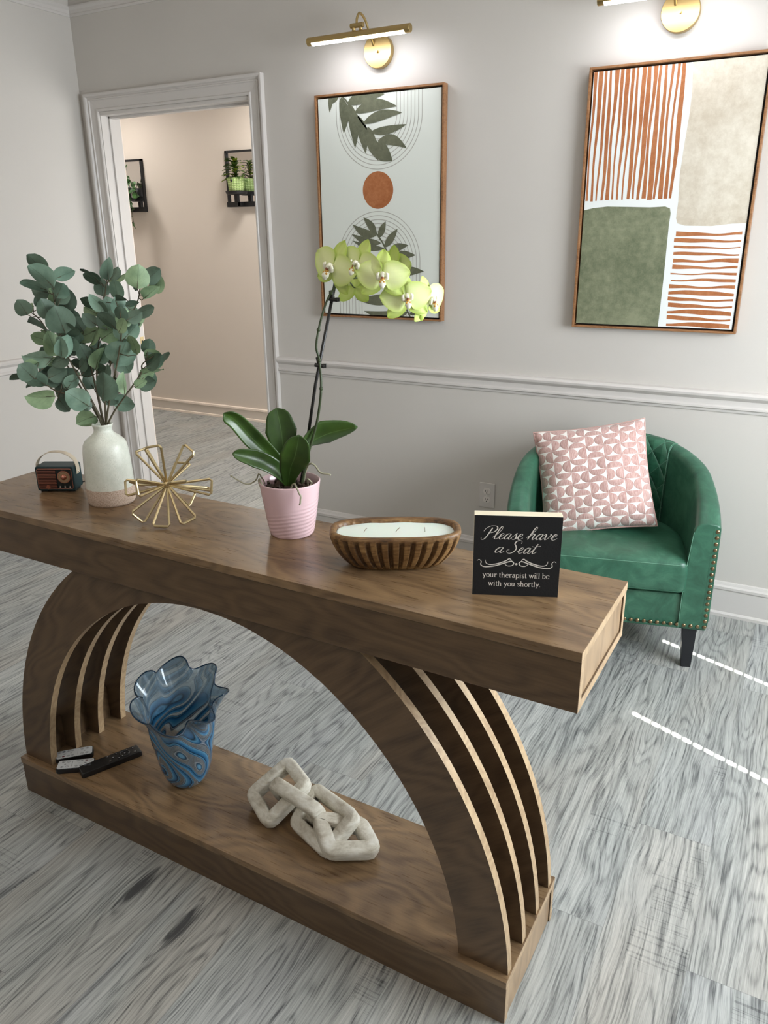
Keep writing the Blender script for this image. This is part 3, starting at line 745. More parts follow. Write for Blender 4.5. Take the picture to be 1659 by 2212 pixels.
LEAVES = [(0,1.0,-0.074,-0.054,0.559,0.053,0.046,120,0),
(0,1.0,-0.05,-0.096,0.538,0.064,0.05,130,1),
(0,1.0,-0.094,-0.039,0.514,0.06,0.028,160,1),
(0,1.0,-0.013,-0.061,0.538,0.046,0.028,20,1),
(1,1.0,-0.136,-0.019,0.468,0.039,0.035,120,0),
(1,1.0,-0.141,0.011,0.462,0.039,0.021,200,2),
(1,1.0,-0.132,0.058,0.476,0.032,0.011,95,0),
(6,1.0,-0.07,0.057,0.477,0.06,0.053,80,0),
(6,1.0,-0.078,0.084,0.483,0.05,0.016,85,0),
(0,0.9,-0.07,-0.052,0.467,0.046,0.039,110,0),
(0,0.85,-0.043,-0.052,0.443,0.064,0.06,100,0),
(1,0.75,-0.117,-0.005,0.421,0.057,0.025,160,0),
(1,0.6,-0.08,-0.018,0.387,0.06,0.028,100,2),
(0,0.7,-0.048,-0.056,0.385,0.05,0.035,80,1),
(0,0.7,-0.041,-0.047,0.384,0.057,0.028,75,1),
(6,0.6,-0.067,0.074,0.364,0.053,0.018,50,0),
(2,1.0,-0.125,-0.01,0.356,0.071,0.032,175,1),
(1,0.55,-0.124,0.039,0.357,0.035,0.028,120,0),
(1,0.5,-0.116,0.037,0.337,0.05,0.021,170,2),
(2,1.0,-0.128,-0.068,0.332,0.043,0.043,130,0),
(2,1.0,-0.154,-0.057,0.318,0.039,0.018,180,0),
(2,1.0,-0.135,-0.029,0.335,0.043,0.025,210,2),
(2,0.8,-0.099,-0.011,0.314,0.06,0.039,150,0),
(1,0.35,-0.075,0.039,0.297,0.053,0.032,30,2),
(2,0.87,-0.138,-0.001,0.288,0.053,0.011,175,0),
(2,0.8,-0.107,-0.069,0.275,0.067,0.035,180,2),
(2,0.6,-0.08,-0.015,0.271,0.053,0.046,120,0),
(2,0.47,-0.038,-0.033,0.262,0.06,0.05,140,1),
(2,0.53,-0.076,-0.021,0.245,0.039,0.028,-60,0),
(1,0.15,-0.021,-0.026,0.243,0.025,0.025,-80,0),
(2,0.13,-0.033,-0.008,0.207,0.053,0.043,200,2),
(4,0.2,0.036,-0.061,0.294,0.067,0.06,80,0),
(7,0.3,0.02,0.021,0.252,0.043,0.032,-30,0),
(5,0.3,0.051,0.027,0.237,0.05,0.046,0,1),
(7,0.35,0.054,-0.017,0.292,0.039,0.018,100,0),
(5,0.4,0.075,-0.026,0.297,0.053,0.011,85,2),
(5,0.5,0.113,0.027,0.294,0.05,0.043,-40,1),
(5,0.65,0.135,-0.006,0.319,0.057,0.018,15,2),
(7,0.6,0.077,-0.032,0.365,0.071,0.064,60,1),
(7,0.5,0.07,0.001,0.334,0.043,0.043,-60,1),
(7,0.65,0.11,-0.038,0.384,0.046,0.032,100,2),
(3,0.5,0.009,0.012,0.349,0.057,0.018,70,2),
(6,0.5,-0.033,0.039,0.326,0.053,0.039,60,0),
(6,0.7,-0.021,0.036,0.401,0.06,0.039,200,2),
(3,0.6,0.049,-0.006,0.406,0.057,0.043,30,2),
(3,0.55,0.009,0.004,0.399,0.05,0.021,60,2),
(4,0.65,0.102,0.048,0.421,0.057,0.018,50,2),
(4,0.6,0.104,-0.023,0.426,0.046,0.025,20,0),
(7,0.85,0.105,-0.092,0.433,0.035,0.028,60,2),
(3,0.7,-0.001,0.039,0.461,0.06,0.039,130,0),
(3,0.7,0.025,0.008,0.476,0.05,0.018,130,1),
(3,0.7,0.047,0.031,0.458,0.06,0.035,110,1),
(4,0.7,0.088,0.018,0.453,0.05,0.035,-20,1),
(3,0.85,0.064,0.02,0.5,0.046,0.039,95,1),
(7,1.0,0.089,-0.015,0.48,0.035,0.014,0,0),
(4,0.7,0.108,-0.006,0.47,0.032,0.014,10,0),
(4,0.7,0.127,0.013,0.456,0.046,0.028,20,0),
(3,1.0,0.056,0.013,0.548,0.053,0.016,80,0),
(3,1.0,0.062,0.052,0.528,0.05,0.014,10,2),
(3,0.95,0.013,0.018,0.533,0.05,0.016,140,0),
(4,1.0,0.129,-0.013,0.53,0.053,0.05,80,2),
(4,1.0,0.15,0.052,0.511,0.046,0.039,60,2),
(4,0.9,0.149,0.011,0.493,0.05,0.021,30,2),
(5,1.0,0.143,-0.015,0.36,0.039,0.025,10,2),
(5,1.0,0.151,0.016,0.344,0.053,0.016,30,0),
(3,0.65,0.041,-0.01,0.437,0.043,0.032,100,0),
(3,0.65,0.008,-0.013,0.438,0.039,0.025,140,0),
(6,0.8,-0.033,0.024,0.425,0.039,0.032,120,0),
(6,0.85,-0.063,0.075,0.436,0.035,0.035,80,0),
(6,0.65,-0.048,0.049,0.387,0.046,0.035,120,0),
(1,0.5,-0.072,-0.014,0.348,0.046,0.032,200,0),
(1,0.4,-0.057,-0.007,0.315,0.043,0.028,160,0),
(4,0.3,0.033,-0.02,0.322,0.035,0.021,60,0),
(4,0.5,0.057,0.011,0.391,0.028,0.028,60,1),
(6,0.6,-0.018,-0.005,0.365,0.043,0.032,110,0),
(3,0.55,-0.004,0.04,0.368,0.039,0.028,80,0),
(0,0.55,-0.045,0.019,0.33,0.039,0.028,150,0),
(1,0.65,-0.124,0.054,0.394,0.035,0.021,120,2),
(4,0.4,0.025,0.033,0.349,0.039,0.032,90,0),
(6,0.35,-0.04,0.062,0.285,0.039,0.025,120,0),
(5,0.45,0.12,-0.052,0.298,0.032,0.021,30,2),
(3,0.7,0.032,0.009,0.46,0.035,0.025,100,0)]
VR = math.radians(28.75)                    # plants and ornaments are turned to this heading
# ---------------------------------------------------------------- white speckled vase
def vase_mat():
    n = N('speckled_glaze'); v = n.coord(); z = n.n('SeparateXYZ', i_0=v).outputs[2]
    sp = n.noise(v, 420, 2, .6); cl = n.noise(v, 30, 7, .8)
    g = n.ramp(cl, [(.35, sr(206, 210, 196)), (.6, sr(226, 228, 216))])
    g = n.mix(n.math('MULTIPLY', n.math('GREATER_THAN', n.math('MULTIPLY_ADD', cl, .5, n.math('MULTIPLY', sp, .55)), .60), .26), g, sr(150, 150, 130))
    clay = n.ramp(n.noise(v, 420, 2, .7), [(.38, sr(176, 152, 132)), (.6, sr(212, 192, 174))])
    low = n.math('LESS_THAN', n.math('ADD', z, n.math('MULTIPLY', n.math('SUBTRACT', cl, .5), .006)), .042)
    n.set(Base_Color=n.mix(low, g, clay), Roughness=n.math('MULTIPLY_ADD', low, .5, .3)); n.bump(sp, .12, .002); return n.m
t = thing('ceramic_vase', 'white speckled ceramic vase with bare clay base holding eucalyptus', 'vase', (1.995, -1.8777, TH), VR)
prof = [(.048, .001), (.0535, .0), (.0565, .006), (.0575, .03), (.0572, .042), (.0566, .06), (.0548, .10), (.0530, .13), (.0505, .145), (.046, .154), (.036, .163), (.0265, .170), (.0215, .177), (.0205, .183), (.0225, .189), (.0245, .193), (.0235, .1955), (.0205, .193), (.018, .185), (.018, .17), (.03, .155), (.045, .13), (.05, .06), (.05, .01)]
bm = NB(); lathe(bm, prof, 56); obj('body', bm, vase_mat(), t, smooth=True)
# ---------------------------------------------------------------- eucalyptus sprays
def leaf_mat(name, a, b, vein, uvs=True, rough=.55):
    n = N(name); uv = n.n('TexCoord').outputs['UV']; s = n.n('SeparateXYZ', i_0=uv)
    f = n.noise(n.coord(), 40, 3)
    x = n.math('ABSOLUTE', n.math('SUBTRACT', s.outputs[0], .5))
    mid = n.math('LESS_THAN', x, .018)
    side = n.math('FRACT', n.math('MULTIPLY', n.math('SUBTRACT', s.outputs[1], n.math('MULTIPLY', x, .9)), 6.))
    sv = n.math('MULTIPLY', n.math('LESS_THAN', side, .07), n.math('LESS_THAN', x, .3))
    m = n.math('MAXIMUM', mid, n.math('MULTIPLY', sv, .45))
    n.set(Base_Color=n.mix(n.math('MULTIPLY', m, .6), n.ramp(f, [(.3, a), (.7, b)]), vein), Roughness=rough)
    return n.m
EUC = [leaf_mat('eucalyptus_leaf_dark', sr(72, 92, 76), sr(94, 116, 98), sr(60, 70, 56)),
       leaf_mat('eucalyptus_leaf_blue_green', sr(108, 138, 120), sr(134, 162, 142), sr(90, 112, 90)),
       leaf_mat('eucalyptus_leaf_light', sr(116, 142, 106), sr(144, 168, 128), sr(72, 84, 60))]
STEM = plain('eucalyptus_twig', sr(84, 78, 58), .6)
def blade(bm, base, dirv, side, L, W, mat, roundness=.75, fold=.12, droop=.1, uvl=None, n=8, m=4):
    """a leaf blade as a grid: from base along dirv, width along side"""
    dirv = Vector(dirv).normalized(); side = Vector(side); side = (side-dirv*side.dot(dirv)).normalized(); nr = side.cross(dirv)
    G = []
    for i in range(n+1):
        t = i/n; wv = W/2*max(.0, math.sin(PI*min(1, max(0, t))**roundness))**.52
        if i in (0, n): wv = W*.02
        row = []
        for j in range(-m, m+1):
            s = j/m; p = Vector(base)+dirv*L*t+side*wv*s+nr*(abs(s)**1.5*wv*fold*2-droop*L*t*t+.04*L*math.sin(3*t+s*2))
            row.append(bm.verts.new(p))
        G.append(row)
    for i in range(n):
        for j in range(2*m):
            f = bm.faces.new((G[i][j], G[i][j+1], G[i+1][j+1], G[i+1][j])); f.material_index = mat; f.smooth = True
            if uvl:
                for lp, (a, b) in zip(f.loops, ((i, j), (i, j+1), (i+1, j+1), (i+1, j))): lp[uvl].uv = (b/(2*m), a/n)
random.seed(11)
labels = ['eucalyptus spray rising highest at the far left of the white vase', 'eucalyptus spray leaning left with mid-height tip leaves', 'eucalyptus spray hanging lowest on the left side of the vase',
          'eucalyptus spray standing highest in the middle, tip against the door casing', 'eucalyptus spray whose round tip leaves are topmost on the right', 'eucalyptus spray reaching low out to the right over the doorway',
          'eucalyptus spray with big dark round leaves left of centre', 'eucalyptus spray with one large grey-green leaf right of centre']
for si, st in enumerate(STEMS):
    t = thing('eucalyptus_spray', labels[si], 'eucalyptus', (1.995, -1.8777, TH+.19), VR, 'eucalyptus sprays in the white vase')
    P = smooth_path([Vector(p)-Vector((0, 0, .19)) for p in st], 8)
    P = [Vector((P[0].x*.6, 0, -.10))]+P
    bm = NB(); tube(bm, P, [.0026-.0014*k/len(P) for k in range(len(P))], 6)
    fb = NB(); uvl = fb.loops.layers.uv.new('uv')
    for (s, fr, x, y, z, L, W, ang, tn) in LEAVES:
        if s != si: continue
        z -= .19; a = math.radians(ang)
        foresh = W/L
        d = Vector((math.cos(a), random.uniform(-.25, .25), math.sin(a)))
        # narrow leaves are seen edge-on: tip their width into the depth direction
        wv = Vector((-math.sin(a), 0, math.cos(a)))
        Wr = max(W, L*.78)*1.08
        c = min(1, W/Wr); dep = math.sqrt(1-c*c)*random.choice((-1, 1))
        sd = wv*c+Vector((0, dep, 0))
        base = Vector((x, y, z))-d*L*.5
        blade(fb, base, d, sd, L, Wr, tn, .8, random.uniform(.05, .25), random.uniform(-.1, .15), uvl)
        k = min(P[1:], key=lambda q: (q-base).length+max(0, q.z-base.z)*.6)
        mid = (k+base)/2+Vector((0, 0, -.004))
        tube(bm, [k, mid, base, base+d*L*.3], [.0013, .0010, .0009, .0005], 5)
    for q in range(6):                      # smaller leaves filling the middle of each spray
        k = P[random.randint(int(len(P)*.42), len(P)-3)]; a = random.uniform(.2, 2.9); d = Vector((math.cos(a), random.uniform(-.5, .6), math.sin(a)*.8)).normalized()
        L = random.uniform(.036, .052); base = k+d*.014
        blade(fb, base, d, Vector((-math.sin(a), random.uniform(-.9, .9), math.cos(a))), L, L*.85, random.choice((0, 0, 1, 2)), .8, .15, .05, uvl)
        tube(bm, [k, base, base+d*L*.3], [.0012, .0009, .0005], 5)
    obj('stem', bm, STEM, t, smooth=True); obj('foliage', fb, EUC, t)
# ---------------------------------------------------------------- vintage radio
TEAL = plain('teal_leather', sr(22, 52, 56), .45, bump=.1, bs=600)
ROSE = plain('rose_gold', sr(190, 128, 110), .3, 1.)
DKR = plain('dark_red_brown', sr(46, 18, 16), .6); FACE = plain('black_face', sr(12, 24, 26), .3)  # dark red-brown for the grille backing and the dial marks
STRAP = plain('cream_strap', sr(206, 192, 170), .55); DIAL = plain('dial_gold', sr(176, 146, 116), .3, .6)
SILV = plain('silver', sr(230, 224, 222), .25, 1.)
RR = math.radians(27)
t = thing('radio', 'small teal retro radio with rose gold grille and cream strap handle', 'radio', (1.803, -1.870, TH), RR)
w, d, h = .098, .050, .064
bm = NB()
rings(bm, [[(x, yy, .004+h/2+z) for x, z in rrect(w, h, .006)] for yy in (-d/2, d/2)])
obj('body', bm, TEAL, t, bevel=.002)
bm = NB()
for s in (-1, 1): box(bm, s*.036-.008, s*.036+.008, -.018, .018, 0, .005)
obj('foot', bm, FACE, t)
bm = NB(); yf = -d/2
rings(bm, [[(x, yy, .004+h/2+z) for x, z in rrect(w-.010, h-.012, .004)] for yy in (yf-.0012, yf+.001)]); fp = obj('face_plate', bm, FACE, t)
bm = NB(); P = [(x, yf-.0012, .004+h/2+z) for x, z in rrect(w-.010, h-.012, .004)]; tube(bm, P, .0009, 6, closed=True); obj('face_rim', bm, ROSE, t, smooth=True)
bm = NB(); box(bm, -w/2+.006, .004, yf-.002, yf-.0008, .011, h-.003); gr = obj('speaker_grille', bm, DKR, t)
bm = NB()
for k in range(12): box(bm, -w/2+.006, .004, yf-.0035, yf-.0015, .0115+.0040*k, .0130+.0040*k)
obj('grille_bars', bm, ROSE, gr)
bm = NB(); cyl(bm, (-.019, yf-.0045, .0145), (-.019, yf-.001, .0145), .0052, 20); obj('badge', bm, ROSE, t)
bm = NB(); cyl(bm, (.0245, yf-.004, .0415), (.0245, yf-.001, .0415), .0165, 40); cyl(bm, (.0245, yf-.0045, .0415), (.0245, yf-.001, .0415), .0145, 40, mat=1)
dl = obj('tuning_dial', bm, [ROSE, DIAL], t)
bm = NB()
for k in range(11):
    a = math.radians(20+14*k); c = Vector((.0245+.0115*math.cos(a), yf-.0046, .0415+.0115*math.sin(a)))
    tube(bm, [c, c+Vector((.0018*math.cos(a), 0, .0018*math.sin(a)))], .0003, 4)
obj('dial_marks', bm, DKR, dl)
bm = NB(); ball(bm, (.0245, yf-.0045, .0415), .0075, 20, 10); obj('dial_knob', bm, ROSE, dl, smooth=True)
for k in range(3):
    bm = NB(); ball(bm, (.0115+.0125*k, yf-.002, .0145), .0026, 12, 6); obj('button', bm, SILV, t, smooth=True)
bm = NB()
for k in range(3): box(bm, .0115+.0125*k-.0018, .0115+.0125*k+.0018, yf-.0016, yf-.001, .0192, .0198)
obj('button_marks', bm, SILV, t)
P = smooth_path([(-w/2-.001, 0, .048), (-w/2-.002, -.001, .07), (-w/2+.012, -.001, .089), (-.012, 0, .100), (.02, 0, .0985), (w/2-.006, 0, .084), (w/2+.0015, 0, .065), (w/2+.0015, 0, .044)], 8)
bm = NB(); tube(bm, P, 1, sec=[(.0055, .0007), (-.0055, .0007), (-.0055, -.0007), (.0055, -.0007)], up=(0.001, 0, 1) if False else None)
def ribbon(P, wdt, th, wdir):
    bm = NB(); wdir = Vector(wdir); rs = []
    for i in range(len(P)):
        tt = (P[min(i+1, len(P)-1)]-P[max(i-1, 0)]).normalized(); b = (wdir-tt*wdir.dot(tt)).normalized(); nn = tt.cross(b)
        rs.append([P[i]+b*wdt/2+nn*th/2, P[i]-b*wdt/2+nn*th/2, P[i]-b*wdt/2-nn*th/2, P[i]+b*wdt/2-nn*th/2])
    rings(bm, rs); return bm
bm.free()
st_ = obj('strap_handle', ribbon(P, .019, .0014, (0, 1, 0)), STRAP, t, bevel=.0004)
for s in (-1, 1):
    bm = NB(); ball(bm, (s*(w/2+.0024), 0, .050), .0022, 10, 6); obj('rivet', bm, SILV, st_, smooth=True)
bm = NB(); P = smooth_path([(w/2-.004, .02, .012), (w/2+.010, .028, .013), (w/2+.03, .04, .008), (w/2+.06, .06, .003), (w/2+.11, .075, .003)], 6)
tube(bm, P, .0014, 8); obj('charging_cable', bm, BLACKM, t, smooth=True)
# ---------------------------------------------------------------- gold wire starburst
Fv = Vector((0, .94, -.34)); Uv = Vector((0, .34, .94)); Rv = Vector((1, 0, 0))
loops = [((-.115, .55, -.35), (1, 0, 0)), ((-.39, .52, .0), (.7, .3, 1.2)), ((.395, .57, -.12), (1, -.55, -.5)), ((.12, .405, .60), (1, 0, 0)), ((-.68, -.04, .08), (0, 1, 0)), ((-.27, -.07, -.62), (.15, -1, 0)),
         ((.69, -.04, .08), (0, 1, 0)), ((.33, .02, -.60), (.2, .05, 1)), ((.62, -.07, .30), (.3, .1, 1)), ((-.61, .04, .30), (-.4, -.1, 1)), ((-.44, -.52, -.1), (1, -.35, .6)), ((-.04, -.61, -.2), (1, 0, 0)), ((.35, -.55, -.1), (1, -.1, .3)), ((.25, -.22, .60), (.3, 1, 0))]
SL, SW, SR = .100, .038, .0029
dirs = []
for (a, b, c), (p, q, r) in loops:
    d = (Rv*a+Uv*b+Fv*c).normalized(); s = Rv*p+Uv*q+Fv*r; s = (s-d*s.dot(d)).normalized(); dirs.append((d, s))
lowest = min(min((d*SL+s*SW/2).z, (d*SL-s*SW/2).z) for d, s in dirs)
t = thing('starburst_sculpture', 'gold wire starburst ornament beside the speckled vase', 'sculpture', (2.217, -1.911, TH), VR)
HC = Vector((0, 0, -lowest+SR+.0005))
for d, s in dirs:
    bm = NB(); P = [HC+d*.008-s*.0015, HC+d*(SL-.006)-s*(SW/2-.001), HC+d*(SL-.001)-s*(SW/2-.0045), HC+d*(SL-.001)+s*(SW/2-.0045), HC+d*(SL-.006)+s*(SW/2-.001), HC+d*.008+s*.0015]
    tube(bm, P, SR, 8); obj('wire_loop', bm, GOLD, t, smooth=False, bevel=0)
bm = NB(); ball(bm, HC, .0095, 12, 8); obj('hub', bm, GOLD, t, smooth=True)
# ---------------------------------------------------------------- orchid in a pink pot
POT = N('pink_glazed_ceramic'); v = POT.coord(); z = POT.n('SeparateXYZ', i_0=v)
rip = POT.n('TexWave', i_Vector=POT.coord(scale=(5, 5, 11)), wave_type='BANDS', bands_direction='Z', i_Scale=2.4, i_Distortion=9., i_Detail=0., **{}).outputs['Fac']
lowm = POT.ramp(z.outputs[2], [(.0, (1, 1, 1)), (.075, (0, 0, 0))])
POT.set(Base_Color=sr(222, 190, 194), Roughness=.16)
po = (2.5111+.003, -1.8542+.004, TH)
t = thing('plant_pot', 'glossy pale pink ceramic pot with rippled base holding the orchid', 'plant pot', po, VR)
bm = NB(); nseg, nz = 96, 48; rs = []
def potr(zz): return .0465+(.0655-.0465)*min(1, zz/.118)**.85
prof = [(potr(.118*k/nz), .118*k/nz) for k in range(nz+1)]
prof[0] = (.0455, 0)
rs = []
for r, zz in prof:
    row = []
    for k in range(nseg):
        a = 2*PI*k/nseg
        # carved wave ripples sweeping up to the right
        env = max(0, min(1, (.075+.022*math.cos(a-.2)-zz)/.02))*min(1, zz/.006+.2)
        ph = (zz*1000+17*math.cos(a+2.4)+7*math.cos(2*a+.4))/8.6*2*PI
        row.append(((r+env*.0014*abs(math.sin(ph/2))**1.0-.0007*env)*math.cos(a), (r+env*.0014*abs(math.sin(ph/2))-.0007*env)*math.sin(a), zz))
    rs.append(row)
for r, zz in ((.0655, .1195), (.064, .1205), (.0622, .119), (.060, .10), (.056, .06)): rs.append([(r*math.cos(2*PI*k/nseg), r*math.sin(2*PI*k/nseg), zz) for k in range(nseg)])
rings(bm, rs); obj('pot_body', bm, POT.m, t, smooth=True)
BARK = tex('orchid_bark', sr(26, 20, 16), sr(92, 74, 60), 60)
bm = NB(); random.seed(5)
lathe(bm, [(.001, .098), (.0585, .098), (.0585, .09), (.001, .09)], 24)
for k in range(60):
    a, r = random.uniform(0, 6.28), .052*math.sqrt(random.random()); c = Vector((r*math.cos(a), r*math.sin(a), .100+random.random()*.008))
    M = Matrix.Translation(c) @ Matrix.Rotation(random.uniform(0, 3), 4, Vector((random.random(), random.random(), random.random())).normalized())
    s = random.uniform(.003, .008); box(bm, -s, s, -s*.6, s*.6, -s*.4, s*.4, 0, M)
tag(obj('bark_mix', bm, BARK, t), kind='stuff')
orc = thing('orchid', 'green-yellow orchid with an arching flower spike growing in the pink pot', 'orchid', (po[0], po[1], TH+.1), VR)
Z0 = .1
def L3(P): return [Vector((a-.003, b, c-Z0)) for a, b, c in P]
def orch_leaf_mat():
    n = N('orchid_leaf'); uv = n.n('TexCoord').outputs['UV']; s = n.n('SeparateXYZ', i_0=uv); f = n.noise(n.coord(), 18, 4)
    x = n.math('ABSOLUTE', n.math('SUBTRACT', s.outputs[0], .5))
    c = n.ramp(f, [(.3, sr(36, 58, 20)), (.7, sr(62, 90, 34))]); c = n.mix(n.math('MULTIPLY', n.math('LESS_THAN', x, .012), .5), c, sr(96, 128, 70))
    n.set(Base_Color=c, Roughness=.32); return n.m
OL = orch_leaf_mat()
def strap_leaf(P, Ws, side, fold=.25):
    P = smooth_path(L3(P), 6); n = len(P); bm = NB(); uvl = bm.loops.layers.uv.new('uv'); G = []
    for i in range(n):
        t_ = i/(n-1); k = t_*(len(Ws)-1); j = min(int(k), len(Ws)-2); wv = Ws[j]+(Ws[j+1]-Ws[j])*(k-j)
        if i == n-1: wv = .0015
        elif i == n-2: wv *= .72
        elif i == n-3: wv *= .93
        tt = (P[min(i+1, n-1)]-P[max(0, i-1)]).normalized(); sd = Vector(side[0])*(1-t_)+Vector(side[1])*t_; sd = (sd-tt*sd.dot(tt)).normalized(); nn = sd.cross(tt)
        G.append([bm.verts.new(P[i]+sd*wv*s+nn*fold*wv*abs(s)**1.3) for s in (-1, -.8, -.4, 0, .4, .8, 1)])
    for i in range(n-1):
        for j in range(6):
            f = bm.faces.new((G[i][j], G[i][j+1], G[i+1][j+1], G[i+1][j]))
            for lp, (a, b) in zip(f.loops, ((i, j), (i, j+1), (i+1, j+1), (i+1, j))): lp[uvl].uv = (b/6, a/(n-1))
    o = obj('leaf', bm, OL, orc, smooth=True)
    m = o.modifiers.new('thick', 'SOLIDIFY'); m.thickness = .0018; m.offset = 0
strap_leaf([(.004, 0, .108), (-.031, -.01, .170), (-.070, -.02, .220), (-.097, -.03, .258), (-.116, -.05, .278)], [.007, .018, .020, .017, .014], ((.7, .5, .5), (.75, .1, .65)), .55)
strap_leaf([(.0, 0, .108), (-.026, -.03, .156), (-.062, -.05, .182), (-.101, -.07, .199)], [.007, .018, .019, .009], ((.3, .6, .6), (.2, .4, .9)), .4)
strap_leaf([(-.006, .015, .108), (-.010, .025, .170), (-.014, .035, .220), (-.022, .04, .268)], [.008, .022, .034, .020], ((1, .1, 0), (1, .1, -.1)), .2)
strap_leaf([(.0, -.01, .108), (.010, -.035, .155), (.024, -.055, .190), (.036, -.07, .236)], [.007, .022, .0315, .019], ((1, .15, -.25), (1, .1, -.3)), .3)
strap_leaf([(.010, .01, .110), (.034, .02, .182), (.082, .03, .212), (.150, .03, .228)], [.007, .022, .036, .010], ((.5, -.5, .6), (-.2, -.5, .9)), .2)
SPK = plain('spike_green', sr(54, 66, 38), .5); STAKE = plain('black_stake', (.01, .009, .008), .4); ROOT = plain('aerial_root', sr(150, 146, 122), .7, bump=.4, bs=150)
bm = NB(); tube(bm, L3([(.024, .02, .100), (.065, .02, .322), (.116, .02, .540)]), .0034, 10); obj('support_stake', bm, STAKE, orc, smooth=True)
SP = [(.026, .01, .102), (.046, .012, .180), (.066, .008, .245), (.0775, .004, .315), (.0755, .008, .3727), (.071, .004, .405), (.0854, .006, .4642), (.1035, .01, .505), (.128, .012, .527), (.162, .03, .533), (.212, .03, .530), (.258, .02, .510), (.300, .015, .478)]
PS = smooth_path(L3(SP), 6); bm = NB(); tube(bm, PS, [.0030-.0016*k/len(PS) for k in range(len(PS))], 8)
for q in (18, 24, 33, 42): ball(bm, PS[q], .0042, 8, 6)
obj('flower_spike', bm, SPK, orc, smooth=True)
for a, b, c in ((.1055, .016, .498), (.0745, .012, .367)):
    bm = NB(); p = L3([(a, b, c)])[0]
    cyl(bm, p+Vector((-.009, 0, -.004)), p+Vector((.011, -.003, -.007)), .0042, 10); cyl(bm, p+Vector((.002, 0, -.010)), p+Vector((-.002, 0, .012)), .0048, 10)
    box(bm, p.x+.006, p.x+.015, p.y-.005, p.y+.003, p.z-.010, p.z-.002)
    obj('stake_clip', bm, STAKE, orc, bevel=.0008)
for Pp, r in (([(-.045, -.03, .104), (-.058, -.02, .128), (-.060, -.015, .118), (-.050, -.03, .108), (-.03, -.04, .105)], .002), ([(-.05, .0, .112), (-.062, 0, .135), (-.068, -.005, .122), (-.0869, -.02, .1175), (-.116, -.03, .140)], .0015),
              ([(.006, -.035, .106), (.0169, -.052, .1275), (.026, -.068, .122), (.033, -.073, .104), (.0306, -.072, .0875)], .0019), ([(.03, .02, .105), (.040, .01, .145), (.050, .0, .156), (.060, .0, .150), (.069, -.004, .138), (.092, -.006, .132)], .002),
              ([(.045, -.01, .105), (.043, -.02, .128), (.052, -.02, .118), (.04, -.03, .108)], .0018), ([(-.02, -.04, .104), (-.004, -.045, .112), (.010, -.04, .106), (.022, -.035, .112)], .0018)):
    bm = NB(); P = smooth_path(L3(Pp), 5); random.seed(len(P)); P = [q+Vector((random.uniform(-1, 1), random.uniform(-1, 1), random.uniform(-1, 1)))*.0008 for q in P]
    tube(bm, P, r, 7); obj('aerial_root', bm, ROOT, orc, smooth=True)
def petal_mat(name, base, edge):
    n = N(name); uv = n.n('TexCoord').outputs['UV']; s = n.n('SeparateXYZ', i_0=uv)
    x = n.math('MULTIPLY', n.math('ABSOLUTE', n.math('SUBTRACT', s.outputs[0], .5)), 2.)
    f = n.math('MAXIMUM', n.math('POWER', x, 3.), n.math('POWER', s.outputs[1], 4.))
    ns = n.noise(n.n('Mapping', i_Vector=uv, i_Scale=(30, 3, 1)).outputs[0], 1., 2)
    n.set(Base_Color=n.mix(n.math('MULTIPLY_ADD', ns, .25, f), base, edge), Roughness=.5)
    n.put(n.b.inputs['Subsurface Weight'], .25); n.put(n.b.inputs['Subsurface Scale'], .006); n.put(n.b.inputs['Subsurface Radius'], (1, .9, .4))
    return n.m
PET = petal_mat('orchid_petal', sr(226, 232, 176), sr(206, 224, 128)); SEP = petal_mat('orchid_sepal', sr(212, 224, 140), sr(188, 212, 96))
LIPW = plain('orchid_lip_white', sr(244, 242, 220), .5); LIPY = plain('orchid_lip_gold', sr(200, 150, 60), .5); LIPR = plain('orchid_lip_brown', sr(140, 80, 52), .5)
def petal(bm, c, M, ang, L, W, rnd, cup, uvl, off=0):
    """petal in the flower's plane, M maps flower space (x, y in plane, z to the viewer)"""
    a = math.radians(ang); d = Vector((math.cos(a), math.sin(a), 0)); s = Vector((-math.sin(a), math.cos(a), 0)); n, m = 8, 4; G = []
    for i in range(n+1):
        t_ = i/n; wv = W/2*max(0, math.sin(PI*t_**rnd))**.55
        if i == 0: wv = W*.08
        if i == n: wv = W*.05
        G.append([bm.verts.new(c+M @ (d*(L*t_)+s*(wv*j/m)+Vector((0, 0, off+cup*L*(t_**2)*-1+.10*wv*(1-abs(j/m))+.02*L*math.sin(t_*5+j))))) for j in range(-m, m+1)])
    for i in range(n):
        for j in range(2*m):
            f = bm.faces.new((G[i][j], G[i][j+1], G[i+1][j+1], G[i+1][j])); f.smooth = True
            for lp, (p_, q_) in zip(f.loops, ((i, j), (i, j+1), (i+1, j+1), (i+1, j))): lp[uvl].uv = (q_/(2*m), p_/n)
